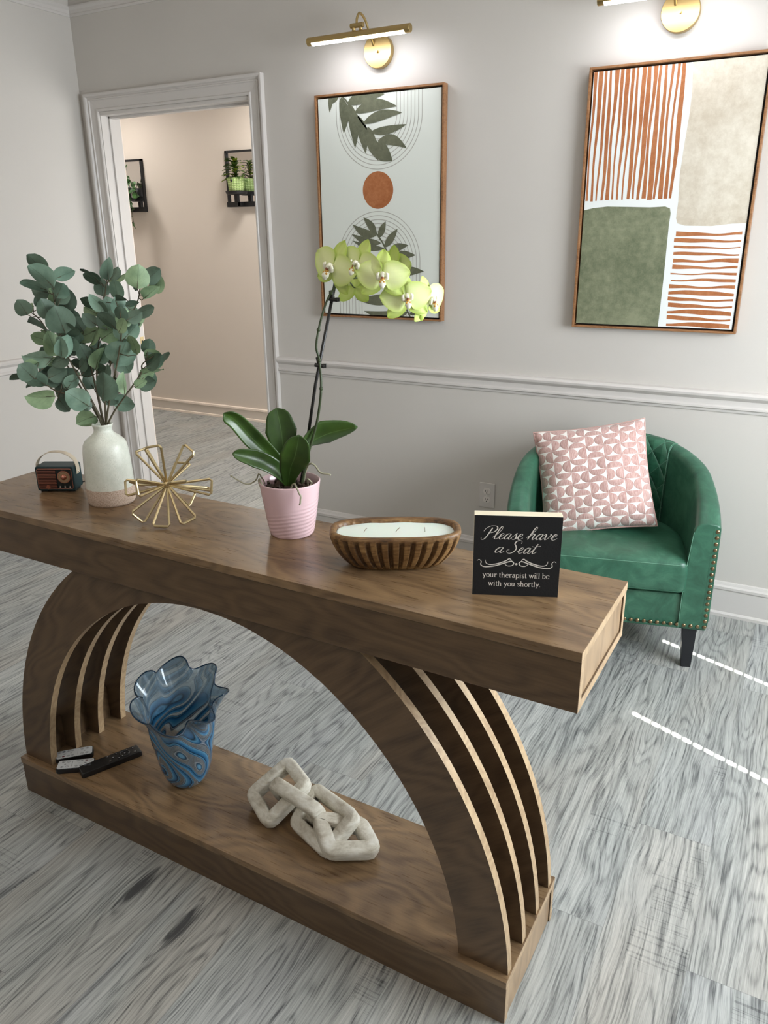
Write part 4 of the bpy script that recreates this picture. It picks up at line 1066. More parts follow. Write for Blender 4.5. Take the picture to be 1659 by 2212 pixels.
def flower(c, face, roll, s, node):
    """face: viewing direction of the flower; roll: degrees of the dorsal sepal from up"""
    z = Vector(face).normalized(); up = Vector((0, 0, 1)); x = up.cross(z).normalized(); y = z.cross(x)
    M = Matrix((x, y, z)).transposed() @ Matrix.Rotation(math.radians(roll), 3, 'Z') * 1.0
    M = M @ Matrix.Scale(s, 3)
    c = L3([c])[0]; root = None
    bm = NB(); uvl = bm.loops.layers.uv.new('uv')
    for a in (90, 218, 322): petal(bm, c, M, a, .047, .030, .85, .14, uvl, -.004)
    root = obj('flower', bm, SEP, orc)
    for a in (168, 12):
        bm = NB(); uvl = bm.loops.layers.uv.new('uv'); petal(bm, c, M, a, .049, .051, .66, .10, uvl, .001); obj('petal', bm, PET, root)
    bm = NB()
    T = lambda *p: c+M @ Vector(p)
    tube(bm, [T(0, .004, .002), T(0, .006, .010), T(0, .001, .015)], [.0035*s, .004*s, .0028*s], 8)            # column
    for sx in (-1, 1):                                                                                        # side lobes
        tube(bm, [T(0, -.004, .004), T(sx*.008, -.001, .010), T(sx*.0085, .005, .013), T(sx*.006, .008, .014)], [.0022*s, .0035*s, .003*s, .001*s], 8)
    tube(bm, [T(0, -.003, .004), T(0, -.007, .011), T(0, -.012, .013), T(0, -.018, .012)], [.003*s, .005*s, .0065*s, .003*s], 8, mat=0)
    ball(bm, T(0, -.0045, .0125), .0038*s, 8, 6, mat=1); ball(bm, T(0, -.001, .0135), .0028*s, 8, 6, mat=2)
    for sx in (-1, 1): ball(bm, T(sx*.003, -.008, .0150), .0022*s, 8, 5, mat=1)
    obj('lip', bm, [LIPW, LIPY, LIPR], root, smooth=True)
    bm = NB(); tube(bm, [c+M @ Vector((0, 0, -.002)), c+M @ Vector((0, .0, -.012)), node], .0014, 6); obj('flower_stalk', bm, SPK, root, smooth=True)
nd = lambda k: PS[min(len(PS)-1, k)]
flower((.111, -.025, .553), (-.85, -1, .10), -20, 1.18, nd(46))
flower((.160, -.042, .558), (-.70, -1, .12), -16, 1.08, nd(52))
flower((.207, -.062, .538), (-.05, -1, .05), -2, 1.08, nd(60))
flower((.2525, -.045, .497), (.12, -1, .12), 6, 1.06, nd(66))
flower((.300, .015, .487), (.75, -.75, .0), 12, 1.05, nd(72))
flower((.232, .045, .556), (.55, .8, .1), 10, .85, nd(60))
flower((.152, .045, .512), (.35, .9, -.2), 0, .9, nd(50))
bm = NB(); ball(bm, L3([(.283, .012, .459)])[0], .0075, 12, 8, 1.4); tube(bm, [L3([(.283, .012, .466)])[0], nd(70)], .0013, 6); obj('flower_bud', bm, SEP, orc, smooth=True)
# ---------------------------------------------------------------- carved wooden bowl with candle
def bowl_mat(nm='carved_mango_wood', c0=sr(58, 38, 20), c1=sr(112, 80, 46), c2=sr(160, 126, 80)):
    n = N(nm); v = n.coord(); f = n.noise(n.coord(scale=(4, 30, 30)), 5, 6, .7, .6); g = n.noise(v, 14, 3)
    a = n.math('MULTIPLY_ADD', g, .45, n.math('MULTIPLY', f, .6))
    n.set(Base_Color=n.ramp(a, [(.36, c0), (.5, c1), (.66, c2)]), Roughness=.42); n.bump(f, .3, .003); return n.m
BOWL = bowl_mat(); BOWLD = bowl_mat('dark_flute', sr(44, 29, 17), sr(82, 58, 34), sr(118, 88, 54))  # darker wood tones for the faces inside the flutes
bx_, by_, _ = TW(.3843, .0215); BR = math.radians(29.)
t = thing('wooden_bowl', 'fluted oval wooden dough bowl holding a white three-wick candle', 'bowl', (bx_, by_, TH), BR)
def oval(L, Wd, z, n=120, fl=0):
    out = []; r = Wd/2; st = L/2-r
    for k in range(n):
        a = 2*PI*k/n; c, s = math.cos(a), math.sin(a)
        # stadium with soft ends
        e = 2.9
        x = L/2*math.copysign(abs(c)**(2/e), c); y = Wd/2*math.copysign(abs(s)**(2/e), s)
        out.append(Vector((x, y, z)))
    return out
def arcsamp(P, n):
    d = [0]
    for i in range(len(P)): d.append(d[-1]+(P[(i+1) % len(P)]-P[i]).length)
    out = []; j = 0
    for k in range(n):
        s = d[-1]*k/n
        while d[j+1] < s: j += 1
        f = (s-d[j])/(d[j+1]-d[j]); out.append(P[j].lerp(P[(j+1) % len(P)], f))
    return out
NS = 360; NF = 30; rs = []
Bp = [(.160, .068, 0.0), (.168, .073, .001), (.190, .086, .008), (.212, .099, .020), (.232, .111, .034), (.246, .119, .048), (.254, .123, .060), (.257, .125, .068), (.256, .124, .0735), (.252, .120, .0755), (.240, .108, .0755), (.234, .102, .074), (.231, .099, .066), (.227, .096, .05)]
for L, Wd, z in Bp:
    P = arcsamp(oval(L, Wd, z, 240), NS); env = max(0, min(1, min((z-.001)/.008, (.066-z)/.008))); row = []
    for k, p in enumerate(P):
        q = P[(k+1) % NS]-P[k-1]; nn = Vector((q.y, -q.x, 0)).normalized()
        g = max(0, math.cos(2*PI*k*NF/NS))**1.2
        row.append(p-nn*env*.0072*g)
    rs.append(row)
bm = NB(); V_ = rings(bm, rs); bm.faces.ensure_lookup_table()
for i in range(2, 7):
    for k in range(NS):
        if math.cos(2*PI*(k+.5)*NF/NS) > .25: bm.faces[i*NS+k].material_index = 1
obj('bowl_body', bm, [BOWL, BOWLD], t, smooth=True)
WAX = plain('white_wax', sr(236, 242, 232), .35); WAX.node_tree.nodes['Principled BSDF'].inputs['Subsurface Weight'].default_value = .2
bm = NB(); rings(bm, [[(p.x, p.y, z+.0006*math.sin(p.x*90)) for p in arcsamp(oval(L, Wd, 0, 240), 96)] for L, Wd, z in ((.226, .0955, .056), (.230, .0985, .0665), (.224, .092, .0672))]); 
can = thing('candle', 'white wax candle with three wicks filling the wooden bowl', 'candle', (bx_, by_, TH+.056), BR)
for v_ in bm.verts: v_.co.z -= .056
obj('wax', bm, WAX, can, smooth=False)
WICK = plain('wick', sr(176, 168, 156), .9)
for x, dx in ((-.062, .007), (.0, .009), (.058, -.001)):
    bm = NB(); tube(bm, smooth_path([(x, -.004, .008), (x+dx*.3, -.006, .015), (x+dx, -.006, .021)], 4), .0009, 6); obj('wick', bm, WICK, can, smooth=True)
# ---------------------------------------------------------------- block sign with lettering
SIGNK = plain('sign_black', (.004, .004, .005), .8, bump=.15, bs=300); CREAM = plain('sign_cream_edge', sr(240, 230, 204), .55); LETT = plain('sign_lettering', sr(224, 220, 212), .7)
sx_, sy_, _ = TW(.6445, -.007)
t = thing('block_sign', 'small black block sign with white lettering near the right end of the table', 'sign', (sx_, sy_, TH), math.radians(23.5)+TR)
SWd, SH = .1525, .1525
bm = NB(); fs = box(bm, -SWd/2, SWd/2, 0, .024, 0, SH)
sg = obj('board', bm, [CREAM], t, bevel=.0006, seg=1)
obj('face', bx(-SWd/2+.0002, SWd/2-.0002, -.0008, .0006, .0002, SH-.0002), SIGNK, t)
def pen(bm, P, wf, sm=True, closed=False, y=-.0013):
    """flat ribbon stroke in the sign's plane; wf(direction, t) -> half width"""
    P = smooth_path([(x, 0, z) for x, z in P], 7) if sm and len(P) > 2 else [Vector((x, 0, z)) for x, z in P]
    L, R = [], []
    for i in range(len(P)):
        d = P[min(i+1, len(P)-1)]-P[max(i-1, 0)]
        if d.length < 1e-9: d = Vector((1, 0, 0))
        d.normalize(); n = Vector((-d.z, 0, d.x)); hw = wf(d, i/(len(P)-1)); L.append(P[i]+n*hw); R.append(P[i]-n*hw)
    va = [bm.verts.new((p.x, y, p.z)) for p in L]; vb = [bm.verts.new((p.x, y, p.z)) for p in R]
    for i in range(len(P)-1): bm.faces.new((va[i], vb[i], vb[i+1], va[i+1]))
SCR = {'P': (1.15, [[(.62, 2.0), (.50, 1.3), (.35, .4), (.15, -.1), (-.12, -.12), (-.22, .2)], [(-.25, 1.35), (-.1, 1.9), (.35, 2.3), (.95, 2.3), (1.22, 1.9), (1.05, 1.35), (.65, 1.1), (.42, 1.25)]]),
 'l': (.58, [[(-.1, .25), (.25, .8), (.55, 1.6), (.58, 2.1), (.45, 2.25), (.30, 1.9), (.18, 1.0), (.14, .3), (.26, 0), (.45, .08), (.62, .3)]]),
 'e': (.68, [[(-.05, .3), (.25, .5), (.50, .75), (.48, .98), (.30, 1.0), (.14, .7), (.12, .3), (.27, 0), (.48, .06), (.70, .32)]]),
 'a': (.86, [[(.62, .9), (.42, 1.02), (.18, .8), (.07, .4), (.16, .03), (.36, .1), (.55, .45), (.66, .95)], [(.66, .98), (.58, .5), (.56, .15), (.66, 0), (.78, .08), (.92, .35)]]),
 's': (.66, [[(-.05, .25), (.20, .65), (.40, 1.12), (.42, .85), (.52, .45), (.45, .08), (.22, 0), (.08, .14)], [(.40, .05), (.55, .1), (.70, .34)]]),
 'h': (.92, [[(-.1, .3), (.25, .9), (.55, 1.7), (.60, 2.1), (.47, 2.25), (.34, 1.9), (.22, 1.0), (.10, 0)], [(.12, .15), (.28, .65), (.52, 1.0), (.66, .85), (.60, .4), (.60, .1), (.72, 0), (.95, .32)]]),
 'v': (.86, [[(-.08, .75), (.10, 1.0), (.20, .8), (.20, .3), (.30, .02), (.55, .35), (.72, .9), (.66, 1.05), (.70, .85), (.92, .80)]]),
 'S': (1.1, [[(1.10, 1.75), (1.05, 2.15), (.75, 2.3), (.42, 2.1), (.38, 1.65), (.62, 1.25), (.78, .75), (.62, .2), (.25, -.05), (-.10, .1), (-.2, .5), (.05, .6)]]),
 't': (.62, [[(-.05, .25), (.2, .8), (.42, 1.75)], [(.42, 1.75), (.28, .9), (.20, .3), (.30, 0), (.48, .1), (.66, .34)], [(-.15, 1.28), (.2, 1.22), (.85, 1.4)]])}
def script(bm, word, x0, z0, W, xh, shear=.28):
    adv = 0; st = []
    for ch_ in word:
        a, S_ = SCR[ch_]
        for s in S_: st.append([(x+adv, z) for x, z in s])
        adv += a+(.05 if ch_ == 'P' else 0)
    st = [[(x+shear*z, z) for x, z in s] for s in st]
    lo = min(x for s in st for x, z in s); hi = max(x for s in st for x, z in s); k = W/(hi-lo)
    for s in st:
        pen(bm, [(x0+(x-lo)*k, z0+z*xh) for x, z in s], lambda d, t_: .00040+.00070*max(0, -d.z)**1.3)
def SX(f): return -SWd/2+f*SWd
def SZ(f): return f*SH
bm = NB(); script(bm, 'Please', SX(.085), SZ(.715), SWd*.475, .0105); script(bm, 'have', SX(.60), SZ(.72), SWd*.345, .0105)
script(bm, 'a', SX(.255), SZ(.545), SWd*.10, .0105); script(bm, 'Seat', SX(.385), SZ(.545), SWd*.385, .0105)
obj('script_lettering', bm, LETT, t)
bm = NB(); FZ = .408
for s in (1, -1):
    g = lambda P: [(s*x*SWd, FZ*SH+z*SH) for x, z in P]
    w1 = lambda d, t_: .0003+.0007*math.sin(PI*t_)
    pen(bm, g([(.435, .0), (.455, .03), (.43, .045), (.405, .02), (.41, -.02), (.36, -.045), (.25, -.03), (.13, .012), (.06, .035), (.03, .01), (.05, -.02), (.10, -.025), (.13, .0), (.10, .03)][1:]), w1)
    pen(bm, g([(.36, .045), (.345, .0), (.29, -.015), (.20, .005), (.12, .04), (.085, .065), (.06, .05), (.07, .03)]), w1)
pen(bm, [(.006*math.cos(2*PI*k/16)*.25, FZ*SH+.0015*math.sin(2*PI*k/16)) for k in range(17)], lambda d, t_: .0006, False)
poly(bm, [(.0014*math.cos(2*PI*k/16), -.0013, FZ*SH+.0014*math.sin(2*PI*k/16)) for k in range(16)])
obj('flourish', bm, LETT, t)
s_ = lambda x: [(x-.16, 0), (x+.2, 0)]
GL = {'a': (.92, [[(.15, .78), (.35, 1.0), (.62, .95), (.70, .6), (.70, .12), (.92, .02)], [(.70, .58), (.30, .5), (.10, .25), (.25, 0), (.5, .05), (.70, .25)]]),
 'b': (1.05, [[(.22, 1.55), (.22, .04)], [(.02, 1.52), (.22, 1.55)], [(.22, .72), (.5, 1.02), (.85, .8), (.92, .48), (.78, .1), (.45, -.02), (.22, .15)]]),
 'e': (.95, [[(.12, .55), (.83, .57)], [(.83, .57), (.78, .9), (.48, 1.02), (.18, .82), (.08, .45), (.25, .08), (.55, -.02), (.86, .2)]]),
 'h': (1.12, [[(.22, 1.55), (.22, 0)], [(.02, 1.52), (.22, 1.55)], s_(.20), [(.22, .7), (.5, 1.0), (.76, .9), (.82, .6), (.82, 0)], s_(.80)]),
 'i': (.52, [[(.24, 1), (.24, 0)], [(.04, .98), (.24, 1)], s_(.22), [(.22, 1.5), (.24, 1.36)]]),
 'l': (.50, [[(.24, 1.55), (.24, 0)], [(.04, 1.52), (.24, 1.55)], s_(.22)]),
 'o': (1.0, [[(.5, 1.02), (.2, .85), (.09, .5), (.2, .13), (.5, -.02), (.8, .13), (.91, .5), (.8, .85), (.5, 1.02)]]),
 'p': (1.05, [[(.22, 1.0), (.22, -.5)], [(.02, .97), (.22, 1.0)], [(.04, -.5), (.44, -.5)], [(.22, .72), (.5, 1.02), (.85, .8), (.92, .48), (.78, .1), (.45, -.02), (.22, .15)]]),
 'r': (.78, [[(.22, 1), (.22, 0)], [(.02, .97), (.22, 1)], s_(.22), [(.22, .6), (.38, .9), (.6, 1.0), (.72, .85)]]),
 's': (.78, [[(.66, .78), (.42, 1.02), (.14, .8), (.3, .56), (.6, .40), (.66, .16), (.4, -.02), (.1, .2)]]),
 't': (.62, [[(.26, 1.3), (.26, .2), (.36, .0), (.6, .06)], [(.02, .96), (.58, .96)]]),
 'u': (1.1, [[(.2, 1), (.2, .3), (.36, .0), (.62, .08), (.80, .3)], [(.02, .98), (.2, 1)], [(.80, 1), (.80, 0)], [(.64, .98), (.8, 1)], [(.80, .02), (1.0, .02)]]),
 'w': (1.42, [[(.12, 1), (.42, .02)], [(.42, .02), (.70, .95)], [(.66, 1), (.98, .02)], [(.98, .02), (1.28, 1)], [(-.05, 1), (.3, 1)], [(1.12, 1), (1.44, 1)], [(.52, 1), (.8, 1)]]),
 'y': (1.0, [[(.12, 1), (.52, .06)], [(.90, 1), (.52, .06), (.38, -.35), (.12, -.45)], [(-.04, 1), (.3, 1)], [(.72, 1), (1.05, 1)]]),
 '.': (.4, [[(.16, .02), (.18, .12)]]), ' ': (.45, [])}
def serif(bm, text, x0, z0, W):
    adv = 0; st = []
    for c_ in text:
        a, S_ = GL[c_]
        for s in S_: st.append(([(x+adv, z) for x, z in s], len(s) > 2))
        adv += a+.06
    k = W/adv; xh = k*1.02
    for s, sm in st:
        if c_ == '.' and s is st[-1][0]: pass
        pen(bm, [(x0+x*k, z0+z*xh) for x, z in s], lambda d, t_: k*(.035+.065*abs(d.z)), sm)
bm = NB(); serif(bm, 'your therapist will be', SX(.115), SZ(.235), SWd*.775); serif(bm, 'with you shortly.', SX(.185), SZ(.125), SWd*.61)
obj('serif_lettering', bm, LETT, t)
# ---------------------------------------------------------------- ruffled blue glass vase
def swirl_glass():
    n = N('swirled_blue_glass'); v = n.coord()
    tw = n.n('VectorRotate', rotation_type='Z_AXIS', i_Vector=v, i_Angle=n.math('MULTIPLY', n.n('SeparateXYZ', i_0=v).outputs[2], 7.)).outputs[0]
    w1 = n.n('TexNoise', i_Vector=n.n('Mapping', i_Vector=tw, i_Scale=(6, 6, 3)).outputs[0], i_Scale=1.2, i_Detail=0., i_Distortion=.6)
    vv = n.n('VectorMath', operation='ADD', i_0=n.n('Mapping', i_Vector=tw, i_Scale=(1, 1, .42)).outputs[0], i_1=n.n('VectorMath', operation='SCALE', i_0=w1.outputs['Color'], i_Scale=.16).outputs[0]).outputs[0]
    f = n.noise(vv, 9., 0., .4)
    k = n.math('FRACT', n.math('MULTIPLY', f, 8.))
    col = n.ramp(k, [(0., sr(14, 36, 52)), (.07, sr(30, 88, 132)), (.30, sr(66, 130, 172)), (.42, sr(104, 158, 192)), (.47, sr(18, 50, 74)), (.53, sr(176, 184, 188)), (.78, sr(186, 194, 198)), (.84, sr(24, 70, 104)), (.92, sr(90, 148, 184)), (1., sr(14, 36, 52))])
    clear = n.math('MULTIPLY', n.math('GREATER_THAN', k, .52), n.math('LESS_THAN', k, .80))
    z = n.n('SeparateXYZ', i_0=v).outputs[2]
    up = n.ramp(z, [(.175, (0, 0, 0)), (.235, (1, 1, 1))])
    col = n.mix(n.math('MULTIPLY', up, .55), col, sr(176, 194, 204))
    n.set(Base_Color=col, Roughness=.04)
    n.put(n.b.inputs['Transmission Weight'], n.math('MAXIMUM', n.math('MULTIPLY_ADD', clear, .65, .10), n.math('MULTIPLY', up, .82)))
    n.put(n.b.inputs['IOR'], 1.2); n.put(n.b.inputs['Coat Weight'], .6); n.put(n.b.inputs['Coat Roughness'], .02)
    return n.m
gx, gy, _ = TW(-.2387, .002)
t = thing('glass_vase', 'ruffled blue swirled glass vase on the lower shelf', 'vase', (gx, gy, BH), VR)
bm = NB(); NT, NZ = 128, 40
gp = [(0, .026), (.004, .036), (.015, .046), (.03, .055), (.06, .064), (.10, .0705), (.14, .0775), (.17, .080), (.20, .080), (.225, .086), (.245, .095), (.262, .104)]
def gr_(z):
    for (a, ra), (b, rb) in zip(gp, gp[1:]):
        if z <= b: return ra+(rb-ra)*(z-a)/(b-a)
    return gp[-1][1]
rs = []
for i in range(NZ+1):
    z = .262*(i/NZ); e = max(0, (z-.13)/.132)**1.9; row = []
    for k in range(NT):
        a = 2*PI*k/NT
        ru = math.sin(7*a+.6+.5*math.sin(2*a))+.25*math.sin(3*a+1)
        r = gr_(z)+e*.0150*ru+e*.004
        aa = a-e*.07*math.cos(7*a+.6+.5*math.sin(2*a))
        zz = z+e*(.034*math.sin(a-.2)+.013*math.sin(7*a+2.0)+.002)
        row.append((r*math.cos(aa), r*math.sin(aa)*1.0, max(0, zz)))
    rs.append(row)
rings(bm, rs, cap1=False)
o = obj('vase_body', bm, swirl_glass(), t, smooth=True, subsurf=1); m = o.modifiers.new('glass', 'SOLIDIFY'); m.thickness = .0028; m.offset = -1
# rim band of darker glass
RIMG = plain('dark_blue_rim', sr(14, 40, 62), .08)
bm = NB(); tube(bm, [Vector(p)*.9985 for p in rs[-1]], .0017, 6, closed=True); obj('rim', bm, RIMG, t, smooth=True)
# ---------------------------------------------------------------- chain of wooden links
def chain_mat():
    n = N('whitewashed_wood'); v = n.coord(); f = n.noise(n.coord(scale=(8, 8, 40)), 3, 5, .7, .5); g = n.noise(v, 22, 4, .6)
    n.set(Base_Color=n.ramp(n.math('MULTIPLY_ADD', g, .5, n.math('MULTIPLY', f, .5)), [(.34, sr(160, 150, 130)), (.5, sr(204, 199, 184)), (.64, sr(224, 222, 212))]), Roughness=.7)
    n.bump(f, .25, .003); return n.m
CH = chain_mat()
cx0, cy0, _ = TW(.17, .0)
t = thing('link_chain', 'chain of chunky whitewashed wooden links on the lower shelf', 'decorative chain', (cx0, cy0, BH), TR)
def link(C, r=.0165, nrm=None):
    P = [Vector((x-.17, y, z)) for x, y, z in C]
    ctr = sum(P, Vector())/4; nn = nrm or (P[1]-P[0]).cross(P[3]-P[0]).normalized()
    Q = []
    for i in range(4):                      # rounded corners
        a, b, c = P[i-1], P[i], P[(i+1) % 4]
        ra = (a-b).normalized()*.013; rc = (c-b).normalized()*.013
        for k in range(4):
            s = k/3; Q.append((b+ra)*(1-s)**2+b*2*s*(1-s)+(b+rc)*s*s)
    sec = rrect(2, 2, .5, 4)
    bm = NB(); N_ = len(Q); rs = []
    for i in range(N_):
        tt = (Q[(i+1) % N_]-Q[i-1]).normalized(); b = tt.cross(nn).normalized(); n2 = b.cross(tt)
        rs.append([Q[i]+(b*x+n2*y)*r*.98 for x, y in sec])
    rings(bm, rs, closed_v=True); obj('link', bm, CH, t, smooth=True)
link([(-.026, .012, .030), (.026, .100, .085), (.106, .058, .078), (.062, -.038, .019)], .0165)
link([(.044, .020, .083), (.180, -.004, .078), (.172, .022, .020), (.040, .048, .028)], .0175)
link([(.125, .078, .055), (.268, .024, .072), (.240, -.052, .022), (.122, -.008, .018)], .0165)
link([(.193, -.010, .058), (.252, -.058, .034), (.335, -.002, .028), (.278, .036, .044)], .0185)
# ---------------------------------------------------------------- remotes
RB = plain('remote_black', (.008, .008, .009), .35, bump=.05, bs=500); RW = plain('remote_white', sr(206, 210, 212), .4); GREYP = plain('print_grey', sr(120, 124, 128), .6); REDP = plain('print_maroon', sr(110, 34, 44), .6); BLUP = plain('print_navy', sr(24, 40, 70), .6)
def remote_white(u, v, ang, z, label, tiltx=0):
    x, y, _ = TW(u, v); t = thing('remote_control', label, 'remote', (x, y, BH+z), math.radians(ang)+TR)
    bm = NB(); rings(bm, [[(a, b, zz) for a, b in rrect(.098*s, .039*s, .007)] for zz, s in ((0, .95), (.003, 1), (.0135, 1), (.015, .985))]); obj('case', bm, RB, t)
    bm = NB(); rings(bm, [[(a, b, zz) for a, b in rrect(.093, .034, .006)] for zz in (.0148, .0162)]); f = obj('keypad', bm, RW, t)
    bm = NB(); z1 = .0166
    def oval_(cx, cy, rx, ry, mat):
        n = 14; poly(bm, [(cx+rx*math.cos(2*PI*k/n), cy+ry*math.sin(2*PI*k/n), z1) for k in range(n)], mat)
    for i, cx in enumerate((-.039, -.028, -.016, -.005)):
        for s in (-1, 1):
            m = 1 if (i, s) == (1, -1) else 2 if (i, s) == (1, 1) else 0
            tube(bm, [(cx+.0042*math.cos(2*PI*k/12), s*.0105+.0026*math.sin(2*PI*k/12), z1) for k in range(12)], .0004, 4, closed=True, mat=0)
            oval_(cx, s*.0105, .0034 if m else .0014, .002 if m else .001, m)
    oval_(-.026, 0, .0034, .002, 0); oval_(-.009, 0, .002, .0013, 0); oval_(.027, 0, .0025, .0016, 0)
    box(bm, .0085, .0091, -.012, .012, .016, z1)
    for cx in (.020, .033):
        for s in (-1, 1):
            tube(bm, [(cx+.0042*math.cos(2*PI*k/12), s*.0105+.0028*math.sin(2*PI*k/12), z1) for k in range(12)], .0004, 4, closed=True); box(bm, cx-.0005, cx+.0005, s*.0105-.002, s*.0105+.002, .016, z1)
    obj('buttons', bm, [GREYP, REDP, BLUP], f)
    return t
remote_white(-.582, -.078, 47, 0, 'white-faced remote lying behind, against the arch panel foot')
remote_white(-.540, -.110, 37+180, 0, 'white-faced remote lying in front, its end against the black remote')
x, y, _ = TW(-.472, -.050); t = thing('remote_control', 'long all-black remote lying nearest the blue glass vase', 'remote', (x, y, BH), math.radians(66)+TR)
bm = NB(); rings(bm, [[(a, b, zz) for a, b in rrect(.165*s, .039*s, .004)] for zz, s in ((0, .95), (.003, 1), (.014, .99), (.0165, .96))]); f = obj('case', bm, RB, t, bevel=.001)
BUT = plain('remote_button', (.016, .016, .018), .25); BG = plain('remote_icon', sr(170, 172, 176), .5)
def btn(cx, cy, r, ic=.0012):
    bm = NB(); cyl(bm, (cx, cy, .016), (cx, cy, .0176), r, 20); b = obj('button', bm, BUT, t)
    bm = NB(); box(bm, cx-ic, cx+ic, cy-ic*.7, cy+ic*.7, .0175, .0178); obj('icon', bm, BG, b)
for cx, cy, r, ic in ((.066, .010, .004, .0015), (.066, -.010, .0045, .0012), (.040, 0, .0045, .0019), (.020, .012, .004, .0012), (.020, -.011, .004, .0016), (.008, .0, .0035, .0015), (-.004, .012, .004, .0013), (-.004, -.011, .004, .0013)): btn(cx, cy, r, ic)
bm = NB(); tube(bm, [(.040+.0125*math.cos(2*PI*k/28), .0125*math.sin(2*PI*k/28), .0165) for k in range(28)], .0022, 6, closed=True); obj('direction_ring', bm, BUT, t, smooth=True)
for a in range(4):
    cx, cy = .040+.0125*math.cos(a*PI/2+.78), .0125*math.sin(a*PI/2+.78)
    bm = NB(); box(bm, cx-.0009, cx+.0009, cy-.0009, cy+.0009, .0185, .019); obj('icon', bm, BG, t)
# ---------------------------------------------------------------- hall: two black framed mirrors with plant stands
MIR = N('mirror_glass'); MIR.set(Base_Color=(.92, .93, .94), Metallic=1., Roughness=.03)
def wall_mirror(x0, x1, z0, z1, label):
    t = thing('mirror_shelf', label, 'mirror shelf', ((x0+x1)/2, YH, z0))
    w, h = (x1-x0)/2, z1-z0; Y = -.075
    bm = NB(); box(bm, -w, -w+.016, -.024, 0, .03, h); box(bm, w-.016, w, -.024, 0, .03, h); box(bm, -w, w, -.024, 0, h-.014, h); obj('frame', bm, BLACKM, t)
    obj('ledge', bx(-w, w, -.034, 0, 0, .036), BLACKM, t)
    obj('mirror', bx(-w+.016, w-.016, -.012, -.008, .036, h-.014), MIR.m, t)
    bm = NB(); box(bm, -.014, .014, Y-.03, -.02, .004, .030); box(bm, -.014, .014, Y-.034, Y-.006, .004, .088); obj('bracket', bm, BLACKM, t)
    bm = NB(); lathe(bm, [(.066, .083), (.076, .087), (.083, .108), (.080, .108), (.074, .093)], 36, (0, Y-.02, 0)); obj('plate', bm, BLACKM, t, smooth=False)
    return t
wall_mirror(-.660, -.365, 1.668, 2.062, 'black framed mirror shelf on the hall wall holding the pale green pot')
wall_mirror(-1.80, -1.515, 1.652, 2.048, 'black framed mirror shelf on the hall wall, half hidden by the left jamb')
PGR = N('pale_green_basketweave'); v = PGR.coord(); s = PGR.n('SeparateXYZ', i_0=v)
an = PGR.math('ARCTAN2', s.outputs[1], s.outputs[0])
wv = PGR.math('MULTIPLY', PGR.math('SINE', PGR.math('MULTIPLY_ADD', s.outputs[2], 260., PGR.math('MULTIPLY', an, 9.))), PGR.math('SINE', PGR.math('MULTIPLY_ADD', s.outputs[2], 260., PGR.math('MULTIPLY', an, -9.))))
PGR.set(Base_Color=PGR.ramp(wv, [(.0, sr(170, 200, 120)), (.5, sr(222, 240, 176))]), Roughness=.5); PGR.bump(wv, .4, .004)
YM = YH-.095
t = thing('plant_pot', 'pale green basketweave pot with black strap on the hall mirror shelf', 'plant pot', (-.512, YM, 1.762), 0)
bm = NB(); lathe(bm, [(.050, 0), (.054, .002), (.063, .10), (.066, .103), (.063, .105), (.058, .1), (.052, .06)], 40); obj('pot_body', bm, PGR.m, t, smooth=True)
bm = NB(); P = smooth_path([(-.048, -.012, .03), (-.062, -.02, .035), (-.066, -.02, .06), (-.064, -.02, .09), (-.06, -.02, .12), (-.045, -.02, .132), (-.02, -.02, .125), (.0, -.03, .115), (.01, -.066, .10), (.014, -.070, .088)], 5)
tube(bm, P, .0026, 6); ball(bm, (.014, -.070, .084), .009, 12, 8); obj('strap', bm, BLACKM, t, smooth=True)
HL = [leaf_mat('dracaena_leaf', sr(28, 52, 14), sr(60, 92, 26), sr(170, 190, 60)), leaf_mat('dracaena_leaf_lime', sr(90, 112, 20), sr(150, 168, 40), sr(190, 204, 90)), leaf_mat('pothos_leaf', sr(24, 56, 16), sr(52, 98, 34), sr(60, 110, 44))]
t = thing('potted_plant', 'bushy green and lime houseplant in the pale green hall pot', 'plant', (-.512, YM, 1.85))
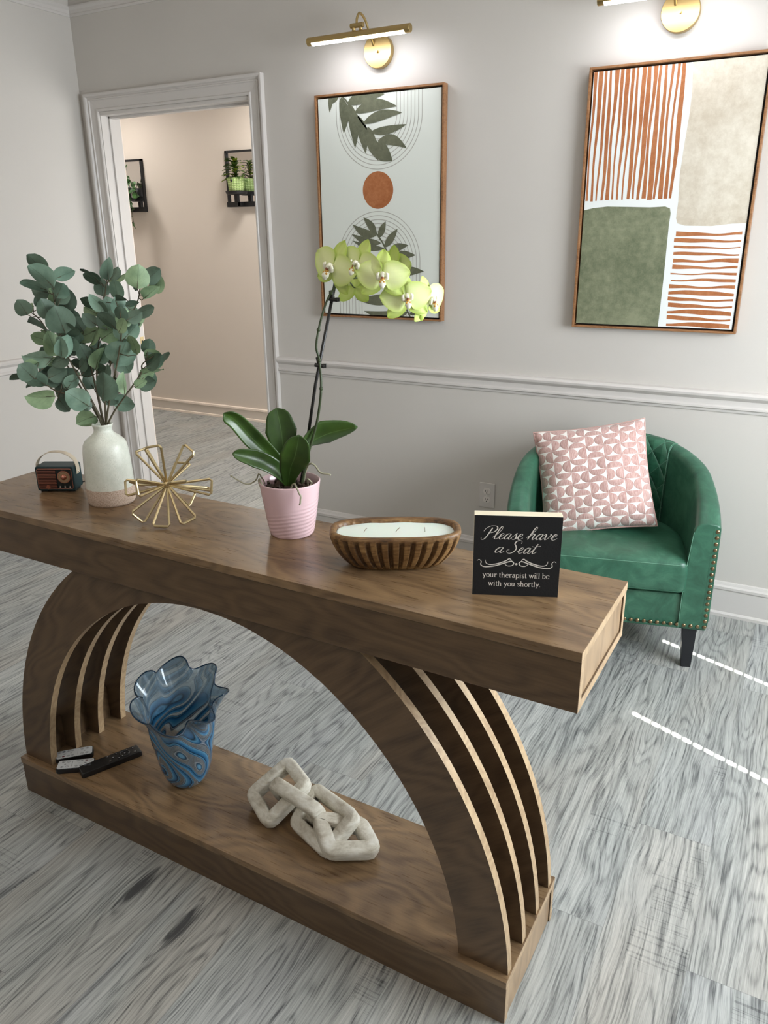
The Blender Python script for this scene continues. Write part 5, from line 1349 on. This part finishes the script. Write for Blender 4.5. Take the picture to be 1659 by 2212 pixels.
bm = NB(); uvl = bm.loops.layers.uv.new('uv'); random.seed(9)
sb = NB(); tube(sb, smooth_path([(0, 0, -.03), (.004, 0, .03), (0, .0, .08), (-.006, 0, .13)], 4), .004, 6); obj('stem', sb, STEM, t)
for k in range(34):
    zz = -.0+.130*k/34; a = k*2.4; L = .100-.03*(k/34); 
    d = Vector((math.cos(a), -abs(math.sin(a))*.7+.1, 0.25+.5*k/34)); blade(bm, (0, 0, zz), d, d.cross(Vector((0, 0, 1))), L, .034, 1 if k % 5 == 1 else 0, .9, .25, .45, uvl, 8, 2)
obj('foliage', bm, HL, t)
t = thing('plant_pot', 'dark pot with trailing pothos on the hall mirror shelf at the left jamb', 'plant pot', (-1.658, YM, 1.746), 0)
bm = NB(); lathe(bm, [(.045, 0), (.05, .002), (.06, .09), (.055, .09), (.05, .05)], 32); obj('pot_body', bm, BLACKM, t, smooth=True)
t = thing('trailing_plant', 'trailing green pothos spilling over the black hall mirror shelf', 'plant', (-1.658, YM, 1.83))
bm = NB(); uvl = bm.loops.layers.uv.new('uv'); sb = NB()
vines = [[(0, 0, 0), (.06, -.03, .10), (.10, -.04, .07), (.16, -.05, .02), (.19, -.05, -.06)], [(0, 0, 0), (.05, -.05, .04), (.10, -.07, -.02), (.13, -.07, -.10), (.12, -.06, -.19), (.125, -.06, -.29)], [(0, 0, 0), (.03, -.03, .13), (.08, -.04, .16)],
         [(0, 0, 0), (-.05, -.04, .06), (-.09, -.05, -.02)], [(0, 0, 0), (.09, -.05, .05), (.15, -.06, -.06)]]
for V_ in vines:
    P = smooth_path(V_, 5); tube(sb, P, .002, 5)
    for q in range(3, len(P), 2):
        d = Vector((random.uniform(-.4, 1), random.uniform(-.8, -.1), random.uniform(-.9, .2))); blade(bm, P[q], d, Vector((random.uniform(-1, 1), .2, random.uniform(.3, 1))), random.uniform(.065, .10), random.uniform(.042, .060), 2, .7, .15, .2, uvl, 6, 3)
obj('stem', sb, STEM, t); obj('foliage', bm, HL, t)
